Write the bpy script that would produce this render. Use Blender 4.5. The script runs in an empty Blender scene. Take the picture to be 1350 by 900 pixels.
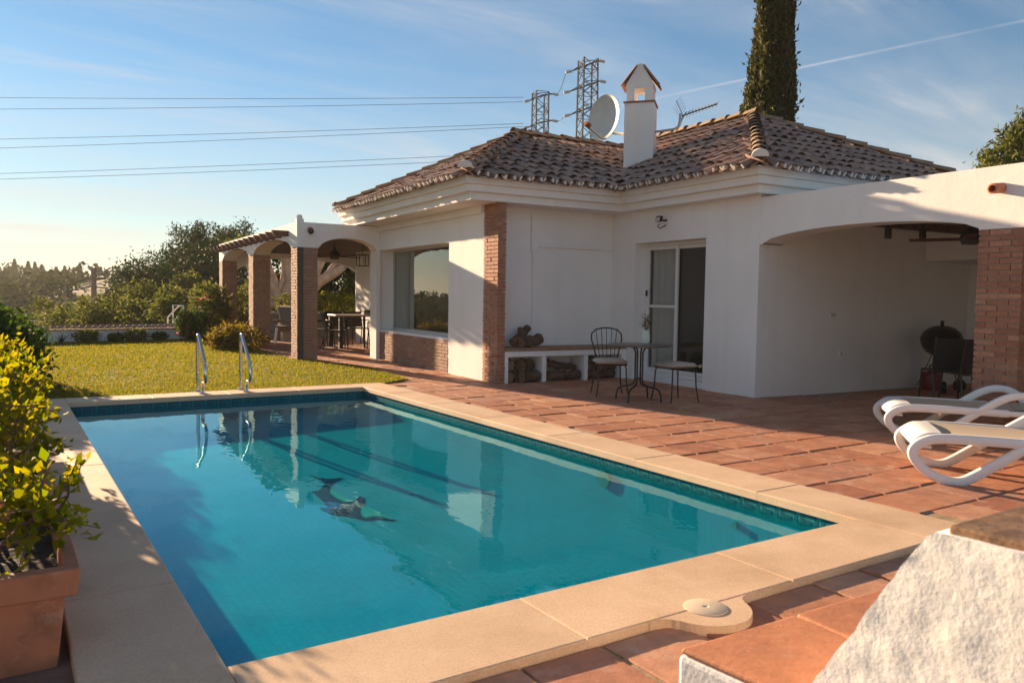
import bpy, math, random
import numpy as np
from mathutils import Vector, Matrix
R = math.radians
random.seed(7)
rng = np.random.default_rng(11)
scene = bpy.context.scene
COL = scene.collection

# ------------------------------------------------------------------ camera numbers (solved from the photograph)
F_PX, YAW, PITCH, ROLL, CAM_Z = 1039.2, R(29.68), R(3.212), R(-0.8506), 1.3
_f = np.array([math.sin(YAW)*math.cos(PITCH), math.cos(YAW)*math.cos(PITCH), -math.sin(PITCH)])
_r0 = np.array([math.cos(YAW), -math.sin(YAW), 0.0]); _d0 = np.cross(_f, _r0)
_r = math.cos(ROLL)*_r0 + math.sin(ROLL)*_d0
_d = -math.sin(ROLL)*_r0 + math.cos(ROLL)*_d0
def at(px, py, depth):
    """world point seen at photo pixel (px,py) at a depth in metres"""
    v = _f + _r*(px-675)/F_PX + _d*(py-450)/F_PX
    return Vector(np.array([0, 0, CAM_Z]) + v*depth)
TP = R(3.39)
def uv(u, v, z=0.0):
    """pool frame to world"""
    return Vector((u*math.cos(TP)-v*math.sin(TP), u*math.sin(TP)+v*math.cos(TP), z))
def to_uv(x, y):
    return x*math.cos(TP)+y*math.sin(TP), -x*math.sin(TP)+y*math.cos(TP)

# ------------------------------------------------------------------ mesh builder
class MB:
    def __init__(s): s.v = []; s.f = []; s.m = []
    def add(s, vs, fs, mi=0):
        o = len(s.v); s.v += [tuple(p) for p in vs]
        for f in fs: s.f.append([i+o for i in f]); s.m.append(mi)
        return s
    def box(s, x0, x1, y0, y1, z0, z1, mi=0):
        vs = [(x0,y0,z0),(x1,y0,z0),(x1,y1,z0),(x0,y1,z0),(x0,y0,z1),(x1,y0,z1),(x1,y1,z1),(x0,y1,z1)]
        return s.add(vs, [(0,3,2,1),(4,5,6,7),(0,1,5,4),(1,2,6,5),(2,3,7,6),(3,0,4,7)], mi)
    def obox(s, c, ax, h, mi=0):
        c = Vector(c); A = [Vector(a).normalized()*k for a, k in zip(ax, h)]
        vs = [c+A[0]*i+A[1]*j+A[2]*k for k in (-1,1) for (i,j) in ((-1,-1),(1,-1),(1,1),(-1,1))]
        return s.add(vs, [(0,3,2,1),(4,5,6,7),(0,1,5,4),(1,2,6,5),(2,3,7,6),(3,0,4,7)], mi)
    def bar(s, a, b, w, h=None, mi=0):
        a, b = Vector(a), Vector(b); d = (b-a); L = d.length; d.normalize()
        up = Vector((0,0,1)) if abs(d.z) < .95 else Vector((0,1,0))
        x = d.cross(up).normalized(); y = x.cross(d)
        return s.obox((a+b)/2, (x, y, d), (w/2, (h or w)/2, L/2), mi)
    def tube(s, pts, r, seg=8, cap=True, mi=0, closed=False):
        P = [Vector(p) for p in pts]; n = len(P)
        rr = list(r) if hasattr(r, '__len__') else [r]*n
        rings = []; prev = None
        for i, p in enumerate(P):
            if closed: t = P[(i+1) % n]-P[i-1]
            else: t = P[min(i+1, n-1)]-P[max(i-1, 0)]
            t.normalize()
            if prev is None:
                a = Vector((0,0,1)) if abs(t.z) < .9 else Vector((1,0,0))
                x = t.cross(a).normalized()
            else:
                x = (prev - t*prev.dot(t)).normalized()
            prev = x; y = t.cross(x)
            rings.append([p + (x*math.cos(2*math.pi*k/seg)+y*math.sin(2*math.pi*k/seg))*rr[i] for k in range(seg)])
        vs = [q for g in rings for q in g]; fs = []
        m = n if closed else n-1
        for i in range(m):
            j = (i+1) % n
            for k in range(seg):
                k2 = (k+1) % seg
                fs.append((i*seg+k, i*seg+k2, j*seg+k2, j*seg+k))
        if cap and not closed:
            fs.append(tuple(reversed(range(seg)))); fs.append(tuple((n-1)*seg+k for k in range(seg)))
        return s.add(vs, fs, mi)
    def lathe(s, prof, c=(0,0,0), seg=24, mi=0):
        """prof: list of (radius, z)"""
        c = Vector(c); vs = []; fs = []; n = len(prof)
        for (r, z) in prof:
            for k in range(seg):
                a = 2*math.pi*k/seg; vs.append(c+Vector((r*math.cos(a), r*math.sin(a), z)))
        for i in range(n-1):
            for k in range(seg):
                k2 = (k+1) % seg; fs.append((i*seg+k, i*seg+k2, (i+1)*seg+k2, (i+1)*seg+k))
        if prof[0][0] > 1e-4: fs.append(tuple(reversed(range(seg))))
        if prof[-1][0] > 1e-4: fs.append(tuple((n-1)*seg+k for k in range(seg)))
        return s.add(vs, fs, mi)
    def prism(s, poly, fn, t0, t1, mi=0):
        """poly: 2-D outline; fn(a,b,t)->world point"""
        n = len(poly)
        vs = [fn(a, b, t0) for a, b in poly]+[fn(a, b, t1) for a, b in poly]
        fs = [tuple(range(n)), tuple(reversed(range(n, 2*n)))]
        fs += [(i, i+n, (i+1) % n+n, (i+1) % n) for i in range(n)]
        return s.add(vs, fs, mi)
    def build(s, name, mat, parent=None, smooth=False, local=False, bevel=0, label=None):
        me = bpy.data.meshes.new(name)
        off = Vector((0,0,0))
        p = parent
        while p is not None and not local:
            off += p.location; p = p.parent
        me.from_pydata([(a-off.x, b-off.y, c-off.z) for a, b, c in s.v], [], s.f)
        for k in (mat if isinstance(mat, (list, tuple)) else [mat]): me.materials.append(k)
        if any(s.m): me.polygons.foreach_set('material_index', s.m)
        me.update(); fix_normals(me)
        if smooth: smooth_mesh(me, smooth)
        o = bpy.data.objects.new(name, me); COL.objects.link(o); o.parent = parent
        if bevel:
            b = o.modifiers.new('bevel', 'BEVEL'); b.width = bevel; b.segments = 2; b.limit_method = 'ANGLE'; b.angle_limit = R(50)
        if label: o['label'] = label
        return o
import bmesh
def fix_normals(me):
    bm = bmesh.new(); bm.from_mesh(me); bmesh.ops.recalc_face_normals(bm, faces=bm.faces); bm.to_mesh(me); bm.free()
def smooth_mesh(me, ang):
    me.polygons.foreach_set('use_smooth', [True]*len(me.polygons))
    a = R(40) if ang is True else R(ang)
    try: me.set_sharp_from_angle(angle=a)
    except Exception: pass
def fast_mesh(name, V, Fq, mat, parent=None):
    """V (n,3) array, Fq (m,k) index array"""
    me = bpy.data.meshes.new(name); n, m, k = len(V), len(Fq), Fq.shape[1]
    off = np.zeros(3); p = parent
    while p is not None: off += np.array(p.location); p = p.parent
    me.vertices.add(n); me.vertices.foreach_set('co', (V-off).astype(np.float32).ravel())
    me.loops.add(m*k); me.loops.foreach_set('vertex_index', Fq.astype(np.int32).ravel())
    me.polygons.add(m); me.polygons.foreach_set('loop_start', np.arange(0, m*k, k, dtype=np.int32))
    try: me.polygons.foreach_set('loop_total', np.full(m, k, dtype=np.int32))
    except Exception: pass
    me.materials.append(mat); me.update(calc_edges=True); me.validate()
    o = bpy.data.objects.new(name, me); COL.objects.link(o); o.parent = parent
    return o
def empty(name, loc=(0,0,0), rz=0.0):
    o = bpy.data.objects.new(name, None); COL.objects.link(o); o.location = loc; o.rotation_euler = (0,0,rz)
    o.empty_display_size = .2
    return o
def tag(o, label=None, cat=None, group=None, kind=None):
    if label: o['label'] = label
    if cat: o['category'] = cat
    if group: o['group'] = group
    if kind: o['kind'] = kind
    return o
def thing(name, label, cat, loc=(0,0,0), rz=0.0, group=None):
    return tag(empty(name, loc, rz), label, cat, group)
def kids(o): return [c for c in bpy.data.objects if c.parent == o]
def copy_tree(o, parent=None):
    c = o.copy(); COL.objects.link(c); c.parent = parent
    for ch in kids(o): copy_tree(ch, c)
    return c

# ------------------------------------------------------------------ materials
def new_mat(name):
    m = bpy.data.materials.new(name); m.use_nodes = True
    nt = m.node_tree; b = nt.nodes['Principled BSDF']
    return m, nt, b
def N(nt, t, **kw):
    n = nt.nodes.new(t)
    for k, v in kw.items():
        if k in n.inputs: n.inputs[k].default_value = v
        else: setattr(n, k, v)
    return n
def ramp(nt, fac, stops):
    r = nt.nodes.new('ShaderNodeValToRGB'); e = r.color_ramp.elements
    e[0].position, e[0].color = stops[0][0], (*stops[0][1], 1)
    e[1].position, e[1].color = stops[-1][0], (*stops[-1][1], 1)
    for p, c in stops[1:-1]:
        k = e.new(p); k.color = (*c, 1)
    nt.links.new(fac, r.inputs[0]); return r
def noise(nt, scale, detail=4, rough=.55, coord=None):
    n = nt.nodes.new('ShaderNodeTexNoise'); n.inputs['Scale'].default_value = scale
    n.inputs['Detail'].default_value = detail; n.inputs['Roughness'].default_value = rough
    nt.links.new(coord or pos(nt), n.inputs['Vector']); return n
def pos(nt):
    g = nt.nodes.get('POS') or nt.nodes.new('ShaderNodeNewGeometry'); g.name = 'POS'
    return g.outputs['Position']
def island(nt):
    g = nt.nodes.get('POS') or nt.nodes.new('ShaderNodeNewGeometry'); g.name = 'POS'
    return g.outputs['Random Per Island']
def mix(nt, a, b, fac, mode='MIX'):
    m = nt.nodes.new('ShaderNodeMix'); m.data_type = 'RGBA'; m.blend_type = mode
    for s, x in (('Factor', fac),):
        if isinstance(x, (int, float)): m.inputs[0].default_value = x
        else: nt.links.new(x, m.inputs[0])
    for i, x in ((6, a), (7, b)):
        if isinstance(x, tuple): m.inputs[i].default_value = (*x, 1)
        else: nt.links.new(x, m.inputs[i])
    return m.outputs[2]
def bump(nt, b, h, strength, dist):
    k = nt.nodes.new('ShaderNodeBump'); k.inputs['Strength'].default_value = strength; k.inputs['Distance'].default_value = dist
    nt.links.new(h, k.inputs['Height']); nt.links.new(k.outputs[0], b.inputs['Normal']); return k
def simple(name, c, rough=.5, metal=0.0, var=.0, scale=20, bmp=0, bscale=60, spec=None):
    m, nt, b = new_mat(name)
    b.inputs['Roughness'].default_value = rough; b.inputs['Metallic'].default_value = metal
    if spec is not None: b.inputs['Specular IOR Level'].default_value = spec
    n = noise(nt, scale)
    lo = tuple(x*(1-var) for x in c); hi = tuple(min(1, x*(1+var)) for x in c)
    r = ramp(nt, n.outputs[0], [(.3, lo), (.7, hi)]); nt.links.new(r.outputs[0], b.inputs['Base Color'])
    if bmp: bump(nt, b, noise(nt, bscale).outputs[0], .6, bmp)
    return m
def islands(name, stops, rough=.8, nscale=18, dark=.75, bmp=.002, bscale=90, patch=None):
    """colour per separate piece + mottling"""
    m, nt, b = new_mat(name); b.inputs['Roughness'].default_value = rough
    r = ramp(nt, island(nt), stops)
    n = noise(nt, nscale, 6, .65)
    d = ramp(nt, n.outputs[0], [(.32, (dark,)*3), (.68, (1.12,)*3)])
    c = mix(nt, r.outputs[0], d.outputs[0], 1.0, 'MULTIPLY')
    if patch:
        n2 = noise(nt, patch[1], 5, .7); f = ramp(nt, n2.outputs[0], [(patch[2], (0,0,0)), (patch[2]+.16, (patch[3],)*3)])
        c = mix(nt, c, patch[0], f.outputs[0])
    nt.links.new(c, b.inputs['Base Color'])
    if bmp: bump(nt, b, noise(nt, bscale, 6, .6).outputs[0], .7, bmp)
    return m
def plaster(name, c, bmp=.004, bscale=14, stain=.93):
    m, nt, b = new_mat(name); b.inputs['Roughness'].default_value = .9; b.inputs['Specular IOR Level'].default_value = .2
    n = noise(nt, 1.1, 6, .6); s = ramp(nt, n.outputs[0], [(.3, tuple(x*stain for x in c)), (.65, c)])
    n3 = noise(nt, 45, 4, .6); s2 = ramp(nt, n3.outputs[0], [(.35, (.96,.955,.95)), (.6, (1,1,1))])
    mp = nt.nodes.new('ShaderNodeMapping'); mp.inputs['Scale'].default_value = (3.2, 3.2, .22); nt.links.new(pos(nt), mp.inputs[0])
    n4 = noise(nt, 1.6, 6, .65, mp.outputs[0]); s4 = ramp(nt, n4.outputs[0], [(.26, (.955,.945,.93)), (.5, (1,1,1))])
    cc_ = mix(nt, s.outputs[0], s2.outputs[0], 1.0, 'MULTIPLY')
    nt.links.new(mix(nt, cc_, s4.outputs[0], 1.0, 'MULTIPLY'), b.inputs['Base Color'])
    bump(nt, b, noise(nt, bscale, 7, .6).outputs[0], .55, bmp)
    return m
def leafmat(name, stops, transl=.5, rough=.7):
    m = bpy.data.materials.new(name); m.use_nodes = True; nt = m.node_tree; nt.nodes.clear()
    out = nt.nodes.new('ShaderNodeOutputMaterial')
    r = ramp(nt, island(nt), stops)
    p = nt.nodes.new('ShaderNodeBsdfPrincipled'); p.inputs['Roughness'].default_value = rough; p.inputs['Specular IOR Level'].default_value = .12
    t = nt.nodes.new('ShaderNodeBsdfTranslucent'); mx = nt.nodes.new('ShaderNodeMixShader'); mx.inputs[0].default_value = transl
    hs = nt.nodes.new('ShaderNodeHueSaturation'); hs.inputs['Hue'].default_value = .485; hs.inputs['Saturation'].default_value = 1.1; hs.inputs['Value'].default_value = 1.75
    nt.links.new(r.outputs[0], p.inputs['Base Color']); nt.links.new(r.outputs[0], hs.inputs['Color']); nt.links.new(hs.outputs[0], t.inputs['Color'])
    nt.links.new(p.outputs[0], mx.inputs[1]); nt.links.new(t.outputs[0], mx.inputs[2]); nt.links.new(mx.outputs[0], out.inputs['Surface'])
    return m
def glassmat(name, tint=(.82,.86,.84), boost=1.0, rough=0.0, wave=None, ior=1.5, glossy=(1,1,1)):
    m = bpy.data.materials.new(name); m.use_nodes = True; nt = m.node_tree; nt.nodes.clear()
    out = nt.nodes.new('ShaderNodeOutputMaterial')
    fr = nt.nodes.new('ShaderNodeLayerWeight'); f0 = ((ior-1)/(ior+1))**2
    pw = N(nt, 'ShaderNodeMath', operation='POWER'); pw.inputs[1].default_value = 5; nt.links.new(fr.outputs['Facing'], pw.inputs[0])
    mul = N(nt, 'ShaderNodeMath', operation='MULTIPLY_ADD', use_clamp=True); mul.inputs[1].default_value = (1-f0)*min(boost, 1.05); mul.inputs[2].default_value = f0*boost
    t = nt.nodes.new('ShaderNodeBsdfTransparent'); t.inputs[0].default_value = (*tint, 1)
    g = nt.nodes.new('ShaderNodeBsdfGlossy'); g.inputs['Roughness'].default_value = rough; g.inputs[0].default_value = (*glossy, 1)
    mx = nt.nodes.new('ShaderNodeMixShader')
    nt.links.new(pw.outputs[0], mul.inputs[0]); nt.links.new(mul.outputs[0], mx.inputs[0])
    nt.links.new(t.outputs[0], mx.inputs[1]); nt.links.new(g.outputs[0], mx.inputs[2]); nt.links.new(mx.outputs[0], out.inputs['Surface'])
    if wave:
        b = nt.nodes.new('ShaderNodeBump'); b.inputs['Strength'].default_value = wave[0]; b.inputs['Distance'].default_value = wave[1]
        mp = nt.nodes.new('ShaderNodeMapping'); mp.inputs['Rotation'].default_value = (0,0,R(-20)); mp.inputs['Scale'].default_value = (1.0, .45, 1)
        nt.links.new(pos(nt), mp.inputs[0])
        n1 = noise(nt, 2.2, 3, .5, mp.outputs[0]); n2 = noise(nt, 9, 2, .5, mp.outputs[0])
        ad = N(nt, 'ShaderNodeMath', operation='MULTIPLY_ADD'); ad.inputs[1].default_value = .32
        nt.links.new(n2.outputs[0], ad.inputs[0]); nt.links.new(n1.outputs[0], ad.inputs[2])
        nt.links.new(ad.outputs[0], b.inputs['Height'])
        nt.links.new(b.outputs[0], g.inputs['Normal']); nt.links.new(b.outputs[0], fr.inputs['Normal'])
    return m

M = {}
M['plaster'] = plaster('white_plaster', (.86,.84,.815))
M['cornice'] = plaster('white_cornice_paint', (.85,.82,.78), .001, 40)
M['rough_plaster'] = plaster('rough_white_plaster', (.86,.845,.83), .0035, 75, .95)
M['brick'] = islands('red_brick', [(0,(.33,.135,.08)),(.35,(.42,.19,.115)),(.7,(.36,.165,.105)),(1,(.5,.25,.16))], .85, 30, .7, .003, 120)
M['brick_brown'] = islands('brown_brick', [(0,(.29,.155,.105)),(.35,(.37,.2,.135)),(.7,(.33,.185,.13)),(1,(.43,.26,.18))], .88, 30, .72, .003, 120)
M['mortar'] = simple('brick_mortar', (.36,.29,.23), .95, 0, .15, 60, .002, 150)
M['tile_floor'] = islands('terracotta_floor_tile', [(0,(.36,.13,.07)),(.2,(.50,.215,.115)),(.4,(.40,.15,.08)),(.6,(.56,.28,.165)),(.8,(.46,.19,.10)),(1,(.42,.2,.135))], .62, 7, .68, .003, 45, ((.56,.37,.27), 5, .53, .6))
M['bed'] = simple('sandy_mortar_bed', (.33,.23,.15), .95, 0, .3, 14, .004, 60)
M['roof_tile'] = islands('old_clay_roof_tile', [(0,(.27,.175,.145)),(.25,(.43,.275,.21)),(.5,(.34,.22,.175)),(.75,(.50,.31,.22)),(1,(.38,.27,.225))], .9, 9, .58, .004, 60, ((.34,.22,.11), 4, .57, .55))
M['ridge_tile'] = islands('ochre_ridge_tile', [(0,(.30,.19,.115)),(.5,(.38,.25,.15)),(1,(.33,.2,.13))], .9, 9, .6, .004, 60, ((.42,.3,.18), 4, .55, .6))
M['roof_base'] = simple('roof_deck', (.16,.10,.08), .95, 0, .3, 10)
M['tile_end'] = simple('whitewashed_tile_end', (.74,.71,.66), .9, 0, .08, 25)
M['coping'] = None
M['chrome'] = simple('polished_steel', (.66,.66,.65), .13, 1.0, .04, 8)
M['alu'] = simple('grey_painted_aluminium', (.50,.49,.47), .4, .2, .04, 30)
M['white_alu'] = simple('white_painted_aluminium', (.74,.73,.7), .4, 0, .03, 30)
M['black_iron'] = simple('black_iron', (.022,.02,.018), .45, .3, .3, 40)
M['dark_metal'] = simple('dark_grey_metal', (.05,.048,.046), .45, .4, .2, 40)
M['galv'] = simple('weathered_galvanised_steel', (.030,.040,.046), .9, 0, .15, 6)
M['dark_wood'] = simple('dark_brown_wood', (.095,.042,.026), .6, 0, .35, 14, .002, 60)
M['weathered_wood'] = simple('brown_bench_wood', (.27,.165,.095), .75, 0, .3, 9, .002, 60)
M['pole_wood'] = simple('utility_pole_wood', (.40,.26,.18), .85, 0, .3, 6)
M['bark'] = simple('dark_log_bark', (.105,.062,.042), .95, 0, .5, 16, .012, 28)
M['log_end'] = simple('sawn_log_wood', (.23,.135,.08), .9, 0, .25, 30)
M['pale_bark'] = simple('pale_smooth_bark', (.46,.33,.235), .9, 0, .25, 5, .006, 20)
M['trunk'] = simple('brown_trunk_bark', (.15,.095,.065), .95, 0, .3, 8)
M['terracotta'] = simple('terracotta_pot_clay', (.44,.16,.085), .75, 0, .28, 6, .002, 40)
def potmat(name, c):
    m, nt, b = new_mat(name); b.inputs['Roughness'].default_value = .8
    n = noise(nt, 5, 7, .65); r = ramp(nt, n.outputs[0], [(.3, tuple(x*.72 for x in c)), (.5, c), (.72, tuple(min(1, x*1.22) for x in c))])
    n2 = noise(nt, 9, 8, .7); f = ramp(nt, n2.outputs[0], [(.56, (0,0,0)), (.72, (.55,.55,.55))])
    n3 = noise(nt, 3.1, 6, .7); f3 = ramp(nt, n3.outputs[0], [(.58, (0,0,0)), (.74, (.5,.5,.5))])
    k = mix(nt, r.outputs[0], (.62,.42,.32), f.outputs[0]); k = mix(nt, k, (.13,.06,.035), f3.outputs[0])
    nt.links.new(k, b.inputs['Base Color']); bump(nt, b, n2.outputs[0], .5, .003); return m
M['pot'] = potmat('weathered_terracotta_pot', (.45,.17,.09))
M['soil'] = simple('dark_potting_soil', (.035,.025,.018), 1, 0, .5, 60, .01, 40)
M['lounger'] = simple('white_resin', (.82,.8,.78), .3, 0, .02, 10)
M['sling'] = simple('beige_sling_fabric', (.50,.39,.285), .8, 0, .08, 90, .001, 300)
M['cushion'] = simple('beige_seat_cloth', (.52,.42,.35), .95, 0, .12, 40, .002, 160)
M['curtain'] = simple('grey_voile_curtain', (.78,.76,.72), .95, 0, .05, 20)
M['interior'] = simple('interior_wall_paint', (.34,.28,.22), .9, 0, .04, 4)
M['white_ceramic'] = simple('pale_ceramic', (.62,.68,.58), .35, 0, .04, 20)
M['dish'] = simple('off_white_dish_paint', (.56,.57,.53), .5, 0, .06, 6)
M['rust'] = simple('rusty_steel', (.32,.12,.06), .8, .3, .3, 40)
M['red_plastic'] = simple('red_plastic', (.16,.012,.012), .4, 0, .1, 20)
M['bbq'] = simple('black_enamel', (.012,.012,.013), .22, 0, .2, 10)
M['grey_wall'] = plaster('grey_garden_wall_render', (.26,.235,.21))
M['grey_cloth'] = simple('grey_outdoor_cloth', (.17,.15,.13), .9, 0, .1, 60)
M['hose'] = simple('yellow_hose_rubber', (.4,.28,.06), .5, 0, .1, 30)
M['table_top'] = simple('pale_table_top', (.36,.30,.24), .45, 0, .1, 12)
M['mesh_black'] = simple('black_woven_mesh', (.028,.026,.025), .7, 0, .3, 200)
M['hill_wall'] = plaster('far_house_white', (.74,.72,.7))
M['far_roof'] = simple('far_house_roof_tile', (.3,.16,.1), .9, 0, .2, 2)
M['far_glass'] = simple('far_window_glass', (.05,.06,.07), .15, 0, .1, 2)
M['insul'] = simple('pale_insulator', (.5,.46,.4), .5, 0, .1, 3)
M['grey_stone'] = simple('grey_block', (.42,.38,.34), .9, 0, .1, 20)
M['terrain'] = simple('dry_hill_soil', (.13,.105,.05), 1, 0, .4, .3)
M['mountain'] = simple('far_mountain_scrub', (.09,.085,.06), 1, 0, .3, .02)
M['glass'] = glassmat('window_glass', (.74,.76,.74), 1.9, 0, None, 1.52)
M['door_glass'] = glassmat('door_glass', (.8,.81,.8), 1.2, 0, None, 1.5)
M['pink'] = leafmat('pink_blossom', [(0,(.42,.09,.11)),(1,(.55,.2,.2))], .4)
M['big_tile'] = islands('big_orange_floor_tile', [(0,(.50,.19,.085)),(.5,(.56,.23,.11)),(1,(.47,.18,.085))], .6, 9, .78, .002, 60, ((.6,.36,.24), 6, .6, .4))
M['cap_tile'] = islands('stained_clay_cap_tile', [(0,(.27,.14,.075)),(.5,(.36,.21,.11)),(1,(.30,.16,.09))], .8, 12, .5, .003, 60, ((.10,.055,.035), 9, .5, .8))
# coping: warm sandy limestone slabs
m, nt, b = new_mat('sandy_coping_stone'); b.inputs['Roughness'].default_value = .75; M['coping'] = m
_n = noise(nt, 2.2, 6, .65); _c = ramp(nt, _n.outputs[0], [(.3,(.58,.40,.255)),(.52,(.67,.47,.31)),(.72,(.72,.53,.37))])
_s = noise(nt, 130, 3, .6); _k = ramp(nt, _s.outputs[0], [(.36,(.86,.84,.82)),(.55,(1.02,1.02,1.02))])
_w = noise(nt, .9, 8, .7); _q = ramp(nt, _w.outputs[0], [(.34,(.84,.80,.76)),(.5,(1,1,1))])
_i = ramp(nt, island(nt), [(0,(.93,.925,.92)),(1,(1.04,1.03,1.01))])
nt.links.new(mix(nt, mix(nt, mix(nt, _c.outputs[0], _k.outputs[0], 1.0, 'MULTIPLY'), _q.outputs[0], 1.0, 'MULTIPLY'), _i.outputs[0], 1.0, 'MULTIPLY'), b.inputs['Base Color'])
bump(nt, b, _s.outputs[0], .35, .0012)
# pool mosaic: small square tiles
def poolmat(name, c0, c1, size=.05):
    m, nt, b = new_mat(name); b.inputs['Roughness'].default_value = .8; b.inputs['Specular IOR Level'].default_value = .04
    mp = nt.nodes.new('ShaderNodeMapping'); mp.inputs['Rotation'].default_value = (0,0,-TP); nt.links.new(pos(nt), mp.inputs[0])
    sx = nt.nodes.new('ShaderNodeSeparateXYZ'); nt.links.new(mp.outputs[0], sx.inputs[0])
    outs = []
    for ax in (0, 1, 2):
        d = N(nt, 'ShaderNodeMath', operation='DIVIDE'); d.inputs[1].default_value = size; nt.links.new(sx.outputs[ax], d.inputs[0])
        fr = N(nt, 'ShaderNodeMath', operation='FRACT'); nt.links.new(d.outputs[0], fr.inputs[0])
        gt = N(nt, 'ShaderNodeMath', operation='LESS_THAN'); gt.inputs[1].default_value = .06; nt.links.new(fr.outputs[0], gt.inputs[0]); outs.append(gt)
    a = N(nt, 'ShaderNodeMath', operation='MAXIMUM'); nt.links.new(outs[0].outputs[0], a.inputs[0]); nt.links.new(outs[1].outputs[0], a.inputs[1])
    n = noise(nt, 2.5, 4); r = ramp(nt, n.outputs[0], [(.3, c0), (.7, c1)])
    w = noise(nt, 26, 2); r2 = ramp(nt, w.outputs[0], [(.3,(.9,.9,.9)),(.7,(1.08,1.08,1.08))])
    c = mix(nt, r.outputs[0], r2.outputs[0], 1.0, 'MULTIPLY')
    nt.links.new(mix(nt, c, tuple(x*.86 for x in c0), a.outputs[0]), b.inputs['Base Color'])
    return m
M['pool_tile'] = poolmat('teal_pool_mosaic', (.0015,.27,.37), (.002,.33,.44))
M['mosaic_blue'] = poolmat('navy_pool_mosaic', (.004,.012,.075), (.007,.02,.11))
M['mosaic_green'] = poolmat('sea_green_pool_mosaic', (.045,.36,.33), (.07,.42,.38))
M['band_light'] = poolmat('waterline_mosaic', (.012,.17,.20), (.02,.22,.24), .025)
M['band_dark'] = poolmat('waterline_key_mosaic', (.010,.085,.115), (.014,.10,.13), .025)
M['lamp_face'] = simple('underwater_lamp_face', (.10,.22,.22), .3, 0, .1, 30)
M['water'] = glassmat('pool_water', (.10,.97,1.0), 1.0, 0, (.085,.05), 1.333, (.54,.9,1.0))
# ------------------------------------------------------------------ foliage
LF = {}
LF['dark'] = leafmat('dark_green_leaf', [(0,(.022,.05,.010)),(.5,(.035,.075,.014)),(1,(.06,.10,.018))], .35)
LF['lime'] = leafmat('yellow_green_leaf', [(0,(.08,.125,.012)),(.4,(.18,.19,.014)),(.75,(.28,.24,.016)),(.9,(.22,.21,.016)),(1,(.07,.115,.015))], .55)
LF['pine'] = leafmat('pine_needle', [(0,(.014,.034,.010)),(.5,(.028,.052,.014)),(1,(.055,.075,.02))], .15)
LF['olive'] = leafmat('olive_green_leaf', [(0,(.05,.07,.018)),(.5,(.085,.105,.026)),(1,(.14,.14,.035))], .4)
LF['bushy'] = leafmat('golden_bush_leaf', [(0,(.06,.065,.012)),(.5,(.13,.11,.018)),(1,(.2,.15,.025))], .45)
LF['cypress'] = leafmat('cypress_scale_leaf', [(0,(.028,.038,.012)),(.5,(.055,.062,.018)),(1,(.10,.095,.026))], .2)
LF['agave'] = leafmat('grey_green_blade', [(0,(.05,.075,.05)),(1,(.09,.11,.07))], .2)
LF['grass'] = leafmat('lawn_grass_blade', [(0,(.08,.115,.014)),(.4,(.135,.15,.018)),(.75,(.19,.175,.03)),(1,(.26,.2,.055))], .5, .7)
LF['far'] = leafmat('far_wood_leaf', [(0,(.028,.042,.014)),(.6,(.055,.068,.02)),(1,(.09,.09,.03))], .12, 1.0)

def leaf_arrays(C, size, asp=.5, up=0.0, dirs=None, bend=.25):
    """C (n,3) centres -> folded leaf quads. dirs (n,3) optional length directions"""
    n = len(C); s = size if hasattr(size, '__len__') else np.full(n, size)
    s = s*rng.uniform(.65, 1.35, n)
    d = rng.normal(size=(n, 3)) if dirs is None else dirs + rng.normal(size=(n, 3))*.45
    d[:, 2] += up; d /= np.linalg.norm(d, axis=1)[:, None]
    q = rng.normal(size=(n, 3)); w = np.cross(d, q); w /= np.linalg.norm(w, axis=1)[:, None]
    nn = np.cross(d, w)
    a = C - d*s[:, None]*.5; t = C + d*s[:, None]*.5 - nn*s[:, None]*bend*.4
    l = C - d*s[:, None]*.08 + w*s[:, None]*asp*.5 + nn*s[:, None]*bend*.3; r = C - d*s[:, None]*.08 - w*s[:, None]*asp*.5 + nn*s[:, None]*bend*.3
    V = np.stack([a, r, t, l], 1).reshape(-1, 3)
    F = np.arange(4*n).reshape(n, 4)
    return V, F
def blob_points(c, rad, n, shell=.55):
    """points biased to the outside of an ellipsoid"""
    d = rng.normal(size=(n, 3)); d /= np.linalg.norm(d, axis=1)[:, None]
    r = shell + (1-shell)*rng.random(n)**.6; r = r*(1+.12*rng.normal(size=n))
    return np.array(c) + d*r[:, None]*np.array(rad)
def crown(name, blobs, size, mat, parent=None, asp=.5, up=0.0, clump=None, bend=.25):
    """blobs: (centre, radii, n); clump=(m, sigma): points gathered in m twigs per blob"""
    P = []
    for c, rad, n in blobs:
        if clump:
            m = max(4, int(n/clump[0])); k = blob_points(c, rad, m)
            idx = rng.integers(0, m, n); pts = k[idx] + rng.normal(size=(n, 3))*clump[1]
        else: pts = blob_points(c, rad, n)
        P.append(pts)
    P = np.concatenate(P)
    V, F = leaf_arrays(P, size, asp, up, None, bend)
    return fast_mesh(name, V, F, mat, parent)
def limb(mb, a, b, r0, r1, wob=.06, n=6, seg=7):
    a, b = Vector(a), Vector(b); L = (b-a).length; pts = []; rad = []
    for i in range(n+1):
        t = i/n; p = a.lerp(b, t)
        if 0 < i < n: p += Vector((random.uniform(-1,1), random.uniform(-1,1), random.uniform(-.5,.5)))*wob*L
        pts.append(p); rad.append(r0+(r1-r0)*t)
    mb.tube(pts, rad, seg)

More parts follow.
